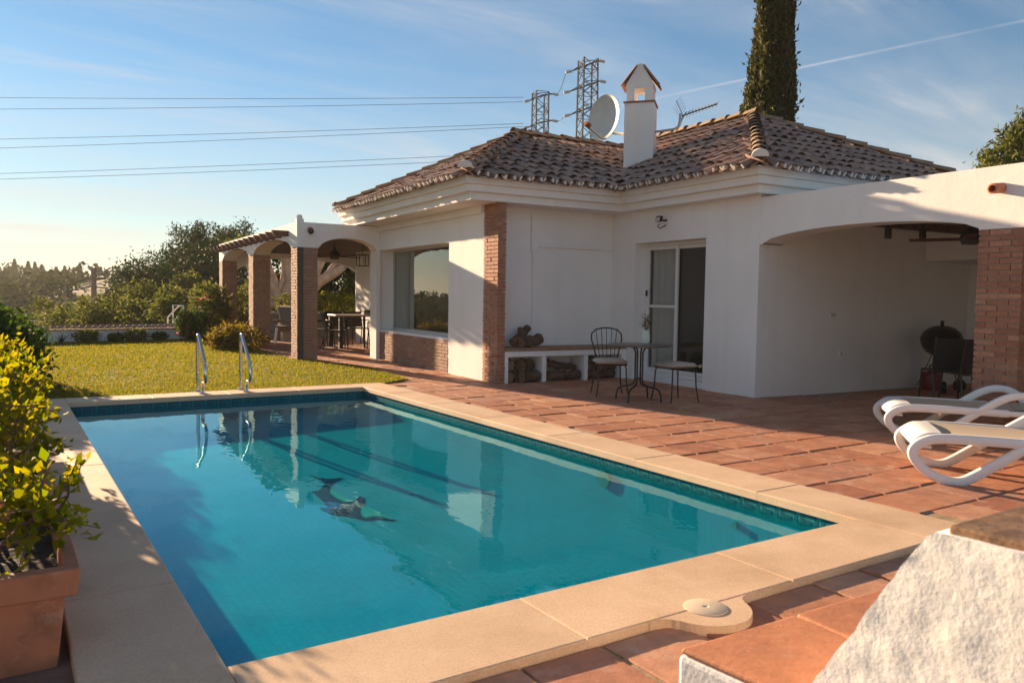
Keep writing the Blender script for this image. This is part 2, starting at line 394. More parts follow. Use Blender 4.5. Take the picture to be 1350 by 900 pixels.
# ================================================================== SETTING
# ---- terrain: one sheet to the horizon, dipping under the pool
def sstep(a, b, x):
    t = min(1, max(0, (x-a)/(b-a))); return t*t*(3-2*t)
def terrain(x, y):
    z = -.05
    drop = sstep(23.4, 42, y) * (1-sstep(14, 30, x)*.5)
    z -= 3.6*drop
    z -= 3.0*sstep(-2.5, -14, x)*sstep(-40, 10, y)*0.6*(1-sstep(23, 40, y))
    z += 6.2*math.exp(-((x+16)/34)**2-((y-265)/75)**2)
    z += 4.2*math.exp(-((x+60)/60)**2-((y-300)/90)**2)
    z += 6.2*math.exp(-((x-11)/16)**2-((y-165)/38)**2)
    if y > 60: z += .6*math.sin(x*.09+1)*math.sin(y*.05) 
    return z
def axis(fine0, fine1, step, lo, hi):
    a = list(np.arange(fine0, fine1+1e-6, step)); s = step; x = fine1
    while x < hi: s = min(s*1.22, 60); x += s; a.append(x)
    s = step; x = fine0; pre = []
    while x > lo: s = min(s*1.22, 60); x -= s; pre.append(x)
    return pre[::-1]+a
XS = axis(-1.6, 6.0, .2, -1200, 1300); YS = axis(1.4, 12.0, .2, -400, 1700)
V = []; 
for y in YS:
    for x in XS:
        u, v = to_uv(x, y); z = terrain(x, y)
        if .42 < u < 4.4 and 2.45 < v < 10.4: z = -1.3
        V.append((x, y, z))
nx = len(XS); F = []
for j in range(len(YS)-1):
    for i in range(nx-1): F.append((j*nx+i, j*nx+i+1, (j+1)*nx+i+1, (j+1)*nx+i))
mb = MB(); mb.v = V; mb.f = F; mb.m = [0]*len(F)
tag(mb.build('ground', M['terrain'], smooth=180), kind='structure')

# ---- lawn sheet + grass
LAWN = [(-3.2, 10.55), (4.2, 10.9), (4.62, 11.3), (4.66, 13.2), (4.2, 14.85), (3.9, 15.7), (3.9, 24.2), (-3.2, 23.6)]
def in_poly(x, y, P):
    c = False; n = len(P); j = n-1
    for i in range(n):
        if (P[i][1] > y) != (P[j][1] > y) and x < (P[j][0]-P[i][0])*(y-P[i][1])/(P[j][1]-P[i][1])+P[i][0]: c = not c
        j = i
    return c
_u0, _v1 = .19, 10.6
LAWN[0] = tuple(uv(-2.6, 10.585)[:2]); LAWN[1] = tuple(uv(4.63, 10.585)[:2])
mb = MB(); mb.add([(x, y, .018) for x, y in LAWN], [tuple(range(len(LAWN)))])
m, nt, b = new_mat('lawn_turf'); b.inputs['Roughness'].default_value = 1
_n = noise(nt, 1.3, 6, .7); _c = ramp(nt, _n.outputs[0], [(.3,(.07,.075,.014)),(.5,(.12,.105,.02)),(.7,(.15,.115,.03))]); nt.links.new(_c.outputs[0], b.inputs['Base Color'])
tag(mb.build('lawn', m), kind='structure')
pts = []
while len(pts) < 95000:
    v = 10.57+13.2*random.random()**1.5; u = random.uniform(-2.2, 5.7)
    p = uv(u, v)
    if in_poly(p.x, p.y, LAWN) : pts.append((p.x, p.y, .018))
P = np.array(pts); n = len(P)
patch = .5+.5*rng.random(n)*np.sin(P[:,0]*2.1+1.3*np.sin(P[:,1]*1.7))*np.sin(P[:,1]*1.3+P[:,0]*.6)
h = (.018+.02*patch)*rng.uniform(.6, 1.5, n); a = rng.uniform(0, 2*math.pi, n); w = .0045+.0009*(P[:,1]-9)
lean = rng.normal(size=(n, 2))*.55
side = np.stack([np.cos(a), np.sin(a), np.zeros(n)], 1)*w[:, None]
tip = P+np.stack([lean[:,0]*h, lean[:,1]*h, h], 1)
V = np.stack([P-side, P+side, tip], 1).reshape(-1, 3)
tag(fast_mesh('grass', V, np.arange(3*n).reshape(n, 3), LF['grass']), 'short golden green grass covering the lawn', 'grass', kind='stuff')

# ---- terrace: bed + individual laid terracotta tiles in one paved sheet
def on_terrace(x, y):
    u, v = to_uv(x, y)
    if v < .9 or u < .2: return False
    if .0 < u < 4.7 and 2.18 < v < 10.66: return False
    if v >= 10.66 and in_poly(x, y, LAWN): return False
    if u < 4.7 and v > 10.6 and y < 15.3: return x > 4.55
    if x < 3.93 and y > 10: return False
    if y > 24.1: return False
    if x > 12.8: return False
    if x > 8.35 and y > 7.45 and y < 15.6: return False
    if x > 5.95 and y > 10.9 and y < 15.6: return False
    return y > .6
mb = MB(); pitch = .405
rows = int(24/pitch)
for j in range(rows):
    v0 = .62+j*pitch; x_ = .1+random.random()*.3
    while x_ < 14:
        L = random.choice((.405,.405,.405,.405,.3,.5)) if j % 3 else random.choice((.405,.44,.36))
        u0, u1 = x_, x_+L; x_ += L
        c = uv((u0+u1)/2, v0+pitch/2)
        if not on_terrace(c.x, c.y): continue
        if (4.22 < (u0+u1)/2 < 4.9 or abs(c.x-4.7) < .2) and not on_terrace(*uv(u0+.02, v0+.1)[:2]): 
            u0 = max(u0, 4.64) if v0 < 10.5 else u0
            if u1-u0 < .08: continue
        g = random.uniform(.007, .015); dz = random.gauss(0, .0022); tx, ty = random.gauss(0, .0045), random.gauss(0, .0045)
        if random.random() < .07: dz += .007; ty += .008
        cs = []
        jig = lambda: random.uniform(-.003, .003)
        for (uu, vv) in ((u0+g, v0+g), (u1-g, v0+g), (u1-g, v0+pitch-g), (u0+g, v0+pitch-g)):
            cs.append((uu+jig(), vv+jig()))
        mu, mv = (u0+u1)/2, v0+pitch/2
        top = [uv(a_, b_, dz+(a_-mu)*tx+(b_-mv)*ty) for a_, b_ in cs]
        inn = [uv(mu+(a_-mu)*.965, mv+(b_-mv)*.965, dz+.003+(a_-mu)*tx+(b_-mv)*ty) for a_, b_ in cs]
        bot = [Vector((p.x, p.y, -.035)) for p in top]
        mb.add(bot+top+inn, [(0,1,5,4),(1,2,6,5),(2,3,7,6),(3,0,4,7),(4,5,9,8),(5,6,10,9),(6,7,11,10),(7,4,8,11),(8,9,10,11)])
tag(mb.build('terrace_paving', M['tile_floor']), kind='structure')
mb = MB()
for (x0, x1, y0, y1) in ((4.5, 13, .7, 10.6), (4.7, 8.1, 10.6, 15.3), (4.0, 12.9, 15.3, 24.2)):
    mb.add([(x0,y0,-.0055-.0004*len(mb.f)),(x1,y0,-.0055-.0004*len(mb.f)),(x1,y1,-.0055-.0004*len(mb.f)),(x0,y1,-.0055-.0004*len(mb.f))], [(0,1,2,3)])
mb.add([uv(4.4,2.3,-.0072), uv(6.0,2.3,-.0072), uv(6.0,11.2,-.0072), uv(4.4,11.2,-.0072)], [(0,1,2,3)])
a_ = [uv(.15,.8,-.0078), uv(5,.8,-.0078), uv(5,2.3,-.0078), uv(.15,2.3,-.0078)]; mb.add(a_, [(0,1,2,3)])
tag(mb.build('terrace_bed', M['bed']), kind='structure')
mb = MB(); mb.add([uv(-2.5,1.5,-.02), uv(.2,1.5,-.02), uv(.2,10.55,-.02), uv(-2.5,10.55,-.02)], [(0,1,2,3)])
tag(mb.build('planter_path', simple('dusty_concrete_path', (.2,.13,.1), .95, 0, .3, 5, .003, 50)), kind='structure')

# ================================================================== SWIMMING POOL
U0, U1, V0, V1 = .628, 4.19, 2.71, 10.17
OU0, OU1, OV0, OV1 = .19, 4.63, 2.24, 10.6
ZW = -.08
pool = thing('swimming_pool', 'rectangular teal swimming pool with pale sandstone coping', 'swimming pool', uv(2.4, 6.4, 0))
def floor_z(u, v): return -.23 - .26*(V1-v)/(V1-V0) - .06*(U1-u)/(U1-U0)
mb = MB()
e = .03
iu0, iu1, iv0, iv1 = U0-e, U1+e, V0-e, V1+e
corner = [(iu0,iv0),(iu1,iv0),(iu1,iv1),(iu0,iv1)]
top = [uv(a, b, -.021) for a, b in corner]; bot = [uv(a, b, floor_z(a, b)) for a, b in corner]
mb.add(bot+top, [(0,1,2,3),(0,4,5,1),(1,5,6,2),(2,6,7,3),(3,7,4,0)])
basin = mb.build('basin', M['pool_tile'], pool)
for p in basin.data.polygons: p.flip() if False else None
# waterline mosaic band with key pattern
mb = MB(); bz0, bz1 = -.135, -.024
def bandq(a, b, c, d, off, z0, z1, mi):
    """strip on the wall from (a,b) to (c,d), pushed off metres into the pool"""
    A, B = Vector((a, b)), Vector((c, d)); t = (B-A).normalized(); n = Vector((-t.y, t.x))
    A += n*off; B += n*off
    mb.add([uv(A.x,A.y,z0), uv(B.x,B.y,z0), uv(B.x,B.y,z1), uv(A.x,A.y,z1)], [(0,1,2,3)], mi)
for (a, b, c, d) in ((iu1,iv0,iu1,iv1),(iu1,iv1,iu0,iv1),(iu0,iv1,iu0,iv0),(iu0,iv0,iu1,iv0)):
    bandq(a, b, c, d, .004, bz0, bz1, 0)
    L = math.hypot(c-a, d-b); t = ((c-a)/L, (d-b)/L); k = 0.0; s = .15
    def seg(s0, s1, z0, z1):
        bandq(a+t[0]*s0, b+t[1]*s0, a+t[0]*s1, b+t[1]*s1, .007, z0, z1, 1)
    while k+s < L:
        q = .014
        seg(k+.01, k+.128, -.046, -.046+q); seg(k+.01, k+.01+q, -.088, -.046); seg(k+.128-q, k+.128, -.078, -.046)
        seg(k+.05, k+.128-q, -.078, -.078+q); seg(k+.05, k+.05+q, -.1, -.078); seg(k+.05+q, k+.15, -.104, -.092)
        k += s
mb.build('waterline_band', [M['band_light'], M['band_dark']], pool)
# coping slabs
mb = MB(); T0, T1 = -.02, .036
def slab(u0, u1, v0, v1):
    g = .0007; u0 += g; u1 -= g; v0 += g; v1 -= g; r = .008
    lo = [(u0,v0),(u1,v0),(u1,v1),(u0,v1)]; inn = [(u0+r,v0+r),(u1-r,v0+r),(u1-r,v1-r),(u0+r,v1-r)]
    r1 = .0025; mid = [(u0+r1,v0+r1),(u1-r1,v0+r1),(u1-r1,v1-r1),(u0+r1,v1-r1)]
    vs = [uv(a,b,T0) for a,b in lo]+[uv(a,b,T1-r) for a,b in lo]+[uv(a,b,T1-r1) for a,b in mid]+[uv(a,b,T1) for a,b in inn]
    fs = [(3,2,1,0),(12,13,14,15)]
    for k in range(3):
        for i in range(4): fs.append((k*4+i, k*4+(i+1)%4, k*4+4+(i+1)%4, k*4+4+i))
    mb.add(vs, fs)
def run(a0, a1, n): return [a0+(a1-a0)*i/n for i in range(n+1)]
for a, b in zip(run(OV0, OV1, 7)[:-1], run(OV0, OV1, 7)[1:]): slab(U1, OU1, a, b)
for a, b in zip(run(OV0, OV1, 6)[:-1], run(OV0, OV1, 6)[1:]): slab(OU0, U0, a, b)
for a, b in zip(run(U0, U1, 3)[:-1], run(U0, U1, 3)[1:]): slab(a, b, OV0, V0)
for a, b in zip(run(U0, U1, 4)[:-1], run(U0, U1, 4)[1:]): slab(a, b, V1, OV1)
mb.build('coping', M['coping'], pool, smooth=20)
# rounded skimmer bump + lid
bc = (2.75, 2.235)   # filled below
mb = MB(); n = 24; cu, cv = 2.42, 2.235
ring = [(cu+.195*math.cos(a), cv+.195*math.sin(a)) for a in [math.pi+math.pi*i/n for i in range(n+1)]]
fil = lambda sg: [(cu+sg*(.30-.10*math.sin(q*math.pi/8)**1.0*1.0), OV0-.003-.045*(1-math.cos(q*math.pi/8))) for q in range(5)]
ring = fil(-1)+[(a, b) for a, b in ring if b < OV0-.05]+fil(1)[::-1]
mb.prism(ring, lambda a, b, t: uv(a, b, t), T0, T1)
mb.build('skimmer_surround', M['coping'], pool, bevel=.003)
mb = MB(); mb.lathe([(.09,.0),(.09,.003),(.086,.005),(.014,.005),(.012,.002),(0,.002)], uv(cu, cv-.01, T1), 32)
mb.build('skimmer_lid', simple('cream_plastic_lid', (.62,.5,.37), .55, 0, .06, 50), pool, smooth=30)
mb = MB(); mb.tube([uv(iu1-.002, 5.02, -.2), uv(iu1-.03, 5.02, -.2)], .075, 20); mb.build('pool_lamp', M['lamp_face'], pool)
mb = MB(); mb.tube([uv(iu1-.002, 3.62, -.24), uv(iu1-.03, 3.62, -.24)], .025, 14); mb.build('inlet_nozzle', M['lamp_face'], pool)
# leaping dolphin laid in mosaic on the floor (a plain sea animal, outline in pool-floor coordinates)
def floorpt(px, py):
    v = _f + _r*(px-675)/F_PX + _d*(py-450)/F_PX
    z = -.45
    for _ in range(12):
        t = (z-CAM_Z)/v[2]; w = v*t; u_, v_ = to_uv(w[0], w[1]); z = floor_z(u_, v_)
    return u_, v_
def floor_poly(pix, off):
    q = [floorpt(*p) for p in pix]; mb.add([uv(a, b, floor_z(a, b)+off) for a, b in q], [tuple(range(len(q)))])
Z3 = lambda pts: [(380+x/7.5, 600+y/7.5) for x, y in pts]
mb = MB()
for P_ in ([(208,198),(300,222),(400,235),(565,222),(470,262),(425,300),(405,372),(300,350),(365,290),(350,262),(290,240)],
           [(300,350),(405,372),(470,425),(560,470),(640,455),(710,405),(760,430),(752,500),(720,545),(712,590),(760,628),(820,622),(900,612),(1000,630),(1075,640),(1030,655),(900,632),(800,648),(740,645),(600,605),(450,590),(330,550),(300,515),(390,522),(330,445),(230,362)]):
    floor_poly(Z3(P_), .004)
mb.build('dolphin_back', M['mosaic_blue'], pool)
mb = MB()
for P_ in ([(430,300),(415,372),(475,422),(560,466),(632,458),(560,420),(480,375),(440,340)],
           [(722,512),(716,585),(770,622),(850,608),(930,612),(1030,645),(960,595),(860,550),(770,512)]):
    floor_poly(Z3(P_), .006)
mb.build('dolphin_belly', M['mosaic_green'], pool)
# water
mb = MB(); mb.add([uv(a, b, ZW) for a, b in corner], [(0,1,2,3)])
w = mb.build('pool_water', M['water']); tag(w, kind='structure')
# handrails
def planeu(px, py, u):
    v = _f + _r*(px-675)/F_PX + _d*(py-450)/F_PX
    nrm = np.array([math.cos(TP), math.sin(TP), 0]); t = (u - 0)/float(v@nrm); w_ = v*t
    return to_uv(w_[0], w_[1])[1], CAM_Z+w_[2]
# profile in (v, z)
def rail_profile():
    p = [(10.60,.05),(10.60,.30),(10.60,.62),(10.595,.72),(10.575,.765),(10.545,.775),(10.51,.75),(10.30,.56),(10.19,.455),(10.155,.40),(10.135,.33),(10.14,.25),(10.165,.205),(10.22,.195),(10.28,.19),(10.31,.16),(10.32,.11),(10.32,.05)]
    out = []
    for i in range(len(p)-1):
        for k in range(3):
            t = k/3; p0 = p[max(i-1,0)]; p1 = p[i]; p2 = p[i+1]; p3 = p[min(i+2,len(p)-1)]
            out.append(tuple(.5*((2*b)+(-a+c)*t+(2*a-5*b+4*c-d)*t*t+(-a+3*b-3*c+d)*t**3) for a,b,c,d in zip(p0,p1,p2,p3)))
    return out+[p[-1]]
hr = thing('pool_handrail', 'polished steel pool handrail nearer the planters, left of the pair', 'handrail', uv(2.115, 10.45, .036), TP, 'steel handrails at the far pool edge')
mb = MB(); mb.tube([(0, v-10.45, z-.05) for v, z in rail_profile()], .0215, 12); mb.build('rail', M['chrome'], hr, smooth=60, local=True)
for dv in (.15, -.13):
    mb = MB(); mb.lathe([(.048,0),(.048,.006),(.03,.016),(.022,.018)], (0, dv, .0), 18); mb.build('flange', M['chrome'], hr, smooth=30, local=True)
h2 = copy_tree(hr); h2.location = uv(2.645, 10.42, .036); h2['label'] = 'polished steel pool handrail nearer the house, right of the pair'

# ================================================================== BRICKWORK
def brick_mass(x0, x1, y0, y1, z0, z1, sides='xXyY', pitch=.0575, L=.245, dep=.10):
    """individual bricks round the outside of a block; returns (bricks, core)"""
    bk, core = MB(), MB(); j = .011
    core.box(x0+.012, x1-.012, y0+.012, y1-.012, z0, z1)
    nc = max(1, round((z1-z0)/pitch)); p = (z1-z0)/nc
    for c in range(nc):
        za, zb = z0+c*p+j*.5, z0+(c+1)*p-j*.5
        def line(a0, a1, put, par):
            n = max(1, round((a1-a0)/L)); l = (a1-a0)/n; s = a0-(l*.5 if (c+par) % 2 else 0)
            while s < a1-1e-4:
                a, b = max(s, a0), min(s+l, a1)
                if b-a > .03: put(a+(j*.5 if a > a0 else 0), b-(j*.5 if b < a1 else 0), random.uniform(-.005,.003), random.uniform(-.002,.002))
                s += l
        dx, dy = min(dep, (x1-x0)/2-.001), min(dep, (y1-y0)/2-.001)
        if 'x' in sides: line(y0+(.0 if c%2 else dy*.0), y1, lambda a,b,o,z: bk.box(x0+o, x0+dx, a, b, za+z, zb+z), 0)
        if 'X' in sides: line(y0, y1, lambda a,b,o,z: bk.box(x1-dx, x1-o, a, b, za+z, zb+z), 1)
        if 'y' in sides: line(x0+dx+.001, x1-dx-.001 if 'X' in sides else x1, lambda a,b,o,z: bk.box(a, b, y0+o, y0+dy, za+z, zb+z), 0)
        if 'Y' in sides: line(x0+dx+.001, x1-dx-.001 if 'X' in sides else x1, lambda a,b,o,z: bk.box(a, b, y1-dy, y1-o, za+z, zb+z), 1)
    return bk, core
def brick_pillar(x0, x1, y0, y1, z0, z1, parent, mat=None, name='pillar', sides='xXyY', label=None):
    bk, core = brick_mass(x0, x1, y0, y1, z0, z1, sides)
    o = core.build(name, M['mortar'], parent, label=label); bk.build('brickwork', mat or M['brick'], o)
    return o

# ================================================================== HOUSE
house = thing('house', 'white single storey villa with hipped clay tile roof', 'house', (8, 11, 0))
XA, XC, YF, YS_, YN = 5.62, 8.02, 10.72, 7.5, 15.7
WH = 2.735
P_ = M['plaster']
# left wall of the living room wing, with its window bay
mb = MB()
mb.box(XA, XA+.36, 10.74, 12.03, -.03, WH)                # pier
mb.box(XA, XA+.36, 15.4, YN, -.03, WH)                    # far pier
mb.box(XA, XA+.36, 12.03, 15.4, 2.205, WH)                # lintel
mb.box(XA-.06, XA-.002, 10.76, 15.66, 2.58, 2.73)         # fascia trim under the soffit
mb.build('wall', P_, house)
mb = MB(); mb.box(XA+.01, XA+.33, 12.035, 15.395, .555, .60); sill0 = mb.build('sill', P_, house)
bk, core = brick_mass(XA-.004, XA+.30, 12.036, 15.394, -.02, .553, 'x')
o = core.build('brick_apron', M['mortar'], house); bk.build('brickwork', M['brick_brown'], o)
bk, core = brick_mass(5.60, 5.735, 10.28, 10.735, -.02, 2.70, 'xXy', L=.23)
o = core.build('corner_pillar', M['mortar'], house); bk.build('brickwork', M['brick'], o)
# bench wall
mb = MB(); mb.box(5.74, XC, YF, YF+.25, -.03, WH)
mb.box(6.42, 6.56, YF-.03, YF-.002, 2.02, 2.62)
mb.box(6.56, XC-.01, YF-.035, YF-.002, 2.10, 2.135); mb.box(6.56, XC-.01, YF-.022, YF-.002, 2.137, 2.17)
mb.build('wall', P_, house)
mb = MB(); mb.tube([(6.46, YF-.015, .54), (6.46, YF-.015, 2.02)], .012, 8); mb.build('conduit', P_, house, smooth=True)
# door wall
DY0, DY1, DZ = 8.50, 10.11, 2.19
mb = MB()
mb.box(XC, XC+.3, DY1, YF, -.03, WH); mb.box(XC, XC+.3, YS_, DY0, -.03, WH); mb.box(XC, XC+.3, DY0, DY1, DZ, WH)
mb.box(XC+.06, XC+.3, DY0, DY1, -.03, .10)
mb.build('wall', P_, house)
mb = MB(); mb.box(XC+.302, 12.8, YS_, YS_+.3, -.03, WH); mb.build('wall', P_, house)
mb = MB(); mb.box(12.8, 13.1, 2.4, 15.7, -.03, WH); mb.box(XA+.362, 12.79, 15.4, YN, -.03, WH); mb.build('rear_wall', P_, house)
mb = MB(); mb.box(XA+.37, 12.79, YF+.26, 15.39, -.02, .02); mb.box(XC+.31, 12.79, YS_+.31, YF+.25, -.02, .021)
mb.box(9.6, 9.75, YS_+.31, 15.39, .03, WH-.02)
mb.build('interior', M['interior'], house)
# soffit / ceiling
mb = MB(); mb.box(5.3, 12.9, 10.3, 15.6, WH+.001, WH+.03); mb.box(7.95, 12.9, 7.4, 10.29, WH+.001, WH+.03); mb.build('soffit', P_, house)
# living room window
wn = MB(); X0 = XA+.31; fr = .05
wn.box(X0, X0+.05, 12.0, 15.4, .60, .60+.045); wn.box(X0, X0+.05, 12.0, 15.4, 2.205-.03, 2.205)
wn.box(X0, X0+.05, 15.36, 15.4, .645, 2.175); wn.box(X0, X0+.05, 12.0, 12.03, .645, 2.175)
win = wn.build('window', M['alu'], house)
mb = MB(); mb.box(X0+.02, X0+.026, 12.03, 15.36, .645, 2.175); mb.build('pane', M['glass'], win)
def drape(y0, y1, x, z0, z1, amp=.035, n=40, axis='y'):
    vs = []; fs = []
    for i in range(n+1):
        t = i/n; y = y0+(y1-y0)*t; o = amp*math.sin(t*math.pi*2*n/7)+random.uniform(-.006,.006)
        for z in (z0, z1): vs.append((x+o, y, z))
    for i in range(n): fs.append((2*i, 2*i+2, 2*i+3, 2*i+1))
    return vs, fs
mb = MB(); mb.add(*drape(14.5, 15.34, X0+.09, .3, 2.2)); mb.build('curtain', M['curtain'], win)
# sliding door
XD = XC+.24
def frame(mb, x0, x1, y0, y1, z0, z1, t):
    mb.box(x0, x1, y0, y0+t, z0, z1); mb.box(x0, x1, y1-t, y1, z0, z1); mb.box(x0, x1, y0+t, y1-t, z0, z0+t); mb.box(x0, x1, y0+t, y1-t, z1-t, z1)
mb = MB(); frame(mb, XD-.03, XD+.06, DY0+.002, DY1-.002, .102, DZ-.002, .045)
door = mb.build('sliding_door', M['white_alu'], house)
ym = 9.36
mb = MB(); frame(mb, XD-.022, XD+.005, ym-.03, DY1-.05, .15, DZ-.05, .055); mb.box(XD-.022, XD+.005, ym+.03, DY1-.105, 1.17, 1.21)
sh = mb.build('screen_sash', M['white_alu'], door)
mb = MB(); frame(mb, XD+.012, XD+.04, DY0+.05, ym+.05, .15, DZ-.05, .055); mb.build('glass_sash', M['white_alu'], door)
for bx_ in ((XD-.010, XD-.006, ym+.025, DY1-.106, .205, 1.168), (XD-.010, XD-.006, ym+.025, DY1-.106, 1.212, DZ-.106), (XD+.024, XD+.029, DY0+.106, ym-.006, .206, DZ-.106)):
    mb = MB(); mb.box(*bx_); mb.build('pane', M['door_glass'], door)
mb = MB(); mb.add(*drape(9.42, 10.04, XD+.09, .12, 2.2, .03, 28)); mb.build('curtain', M['curtain'], door)
mb = MB(); mb.box(XD-.05, XD-.022, DY1-.07, DY1-.05, 1.35, 1.44); mb.build('handle', M['black_iron'], door)
# cornice: stepped profile swept along the eaves with mitred corners
path = [(4.96,16.06),(4.96,10.07),(7.66,10.07),(7.66,7.2),(13.45,7.2)]   # tile edge line
prof = [(-.155,2.695),(-.155,2.80),(-.075,2.805),(-.075,2.903),(-.022,2.908),(-.022,2.975),(.0,3.01),(-.4,3.02),(-.7,2.76),(-.7,2.695)]
def sweep(path, prof):
    n = len(path); vs = []; fs = []; k = len(prof)
    nor = []
    for i in range(n-1):
        d = Vector((path[i+1][0]-path[i][0], path[i+1][1]-path[i][1])).normalized(); nor.append(Vector((d.y, -d.x)))
    for i in range(n):
        if i == 0: m_ = nor[0]
        elif i == n-1: m_ = nor[-1]
        else: m_ = (nor[i-1]+nor[i]); m_ = m_/(m_.dot(nor[i]))
        for o, z in prof: vs.append((path[i][0]+m_.x*o, path[i][1]+m_.y*o, z))
    for i in range(n-1):
        for j in range(k): j2 = (j+1) % k; fs.append((i*k+j, i*k+j2, (i+1)*k+j2, (i+1)*k+j))
    fs.append(tuple(range(k))); fs.append(tuple((n-1)*k+j for j in reversed(range(k))))
    return vs, fs
path_r = path[::-1]
d0 = Vector((path[1][0]-path[0][0], path[1][1]-path[0][1])).normalized()
# outward of first leg (going -Y along X=4.96) must be -X
flip = (Vector((d0.y, -d0.x)).x > 0)
vs, fs = sweep(path_r if flip else path, prof)
mb = MB(); mb.add(vs, fs); mb.build('cornice', M['cornice'], house)

# ---- roof
EZ = 3.02
roof_base = MB()

sA_f = (4.28-EZ)/(12.95-10.07); sA_l = (4.28-EZ)/(7.42-4.96); sB_f = (4.47-EZ)/(10.5-7.66); sB_r = (4.47-EZ)/(10.04-7.2)
rb = roof_base
dz = -.03
rb.add([(4.96,10.07,EZ+dz),(10.5,10.07,EZ+dz),(10.5,12.95,4.28+dz),(7.42,12.95,4.28+dz)], [(0,1,2,3)])
rb.add([(4.96,10.07,EZ+dz),(7.42,12.95,4.28+dz),(4.96,16.0,EZ+dz)], [(0,1,2)])
rb.add([(4.96,16.0,EZ+dz),(7.42,12.95,4.28+dz),(10.5,12.95,4.28+dz),(10.5,16.0,EZ+dz)], [(0,1,2,3)])
rb.add([(7.66,7.2,EZ+dz),(10.5,10.04,4.47+dz),(10.5,16.0,4.47+dz),(7.66,16.0,EZ+dz)], [(0,1,2,3)])
rb.add([(7.66,7.2,EZ+dz),(13.5,7.2,EZ+dz),(10.5,10.04,4.47+dz)], [(0,1,2)])
rb.add([(13.5,7.2,EZ+dz),(13.5,16.0,EZ+dz),(10.5,16.0,4.47+dz),(10.5,10.04,4.47+dz)], [(0,1,2,3)])
roof = roof_base.build('roof', M['roof_base'], house)
tiles, ends = MB(), MB()
def barrel(mb, a, b, r0, r1, e, nrm, flipd=1, seg=6, th=None):
    """half pipe from a (low end) to b; e = across dir, nrm = up dir"""
    vs = []; 
    for p, r in ((a, r0), (b, r1)):
        for k in range(seg+1):
            t = math.pi*k/seg; vs.append(p + e*(math.cos(t)*r) + nrm*(math.sin(t)*r*.78*flipd))
    fs = [(k, k+1, seg+1+k+1, seg+1+k) for k in range(seg)]
    mb.add(vs, fs)
def tile_plane(poly, org, edir, sdir_plan, slope, pitch=.215, exp=.33, L=.42, rowmax=40):
    e = Vector((*edir, 0)); s = Vector((*sdir_plan, slope)).normalized(); nrm = e.cross(s); nrm = nrm if nrm.z > 0 else -nrm
    o = Vector(org); n = 90
    for c in range(-n, n):
        for kind in (0, 1):
            off = (c+.5*kind)*pitch
            for r in range(rowmax):
                base = o + e*off + s*(r*exp-.115)
                mid = base + s*.21
                chk = o + e*off + s*(r*exp+.09)
                if not in_poly(chk.x, chk.y, poly): continue
                jx = e*random.gauss(0, .010)+nrm*random.gauss(0, .006)+s*random.gauss(0, .018)
                if kind == 0:
                    a = base+nrm*(.034)+jx; b = base+s*(L+random.uniform(-.02,.02))+nrm*(.012)+jx+e*random.gauss(0,.012)
                    barrel(tiles, a, b, .083, .066, e, nrm)
                    if r == 0:
                        # thick whitewashed mouth
                        vs = []; seg = 8
                        for (q, rr) in ((-.022, .098), (-.022, .066), (.05, .09), (.05, .064)):
                            for k in range(seg+1):
                                t = math.pi*k/seg; vs.append(a+s*q+e*(math.cos(t)*rr)+nrm*(math.sin(t)*rr*.95-.012))
                        w_ = seg+1
                        fs = []
                        for k in range(seg):
                            if .30 < (k+.5)/seg < .70: continue
                            fs += [(k, k+1, w_+k+1, w_+k), (w_+k, w_+k+1, 3*w_+k+1, 3*w_+k)]
                        ends.add(vs, fs)
                else:
                    a = base+nrm*(.036)+jx*.5; b = base+s*L+nrm*(.02)+jx*.5
                    barrel(tiles, a, b, .075, .085, e, nrm, -.75)
pA = [(4.96,10.07),(7.66,10.07),(10.08,12.95),(7.42,12.95)]; 
def grow(P, k=.06):
    cx = sum(p[0] for p in P)/len(P); cy = sum(p[1] for p in P)/len(P); return [(x+(x-cx)*k*.3, y+(y-cy)*k*.3) for x, y in P]
tile_plane(grow(pA), (4.96,10.07,EZ+.005), (1,0), (0,1), sA_f)
tile_plane(grow([(4.96,10.07),(7.42,12.95),(4.96,16.0)]), (4.96,10.07,EZ+.005), (0,1), (1,0), sA_l)
tile_plane(grow([(7.66,7.2),(10.5,10.04),(10.5,13.3),(10.08,12.95),(7.66,10.07)]), (7.66,7.2,EZ+.005), (0,1), (1,0), sB_f)
tile_plane(grow([(7.66,7.2),(13.5,7.2),(10.5,10.04)]), (7.66,7.2,EZ+.005), (1,0), (0,1), sB_r)
tiles.build('roof_tiles', M['roof_tile'], roof, smooth=60)
ends.build('tile_ends', M['tile_end'], roof, smooth=30)
ridge = MB(); caps = MB()
def ridge_run(a, b, cap0=True, r=.105, L=.36):
    a, b = Vector(a), Vector(b); d = (b-a); n = max(1, int(d.length/L)); d.normalize()
    e = d.cross(Vector((0,0,1))).normalized(); nrm = e.cross(d)
    for i in range(n+1):
        p = a+d*(i*L); q = p+d*(L+.06)
        if (q-a).length > (b-a).length+.25: break
        j = e*random.gauss(0,.006)
        barrel(ridge, p+nrm*.035+j, q+nrm*.012+j, r, r*.82, e, nrm, 1, 8)
    if cap0:
        vs = [a-d*.0+e*(math.cos(math.pi*k/10)*r*1.02)+nrm*(math.sin(math.pi*k/10)*r*.88+.035) for k in range(11)]
        vs2 = [v+d*.05 for v in vs]
        cp = MB(); cp.add(vs+vs2, [tuple(range(11))]+[(k, k+1, 12+k, 11+k) for k in range(10)]); cp.build('ridge_cap', M['tile_end'], roof)
h_ = .03
ridge_run((4.91,10.02,EZ+h_+.02), (7.42,12.95,4.28+h_))
ridge_run((4.91,16.05,EZ+h_+.02), (7.42,12.95,4.28+h_))
ridge_run((7.32,12.95,4.28+h_+.03), (10.2,12.95,4.28+h_+.01), False)
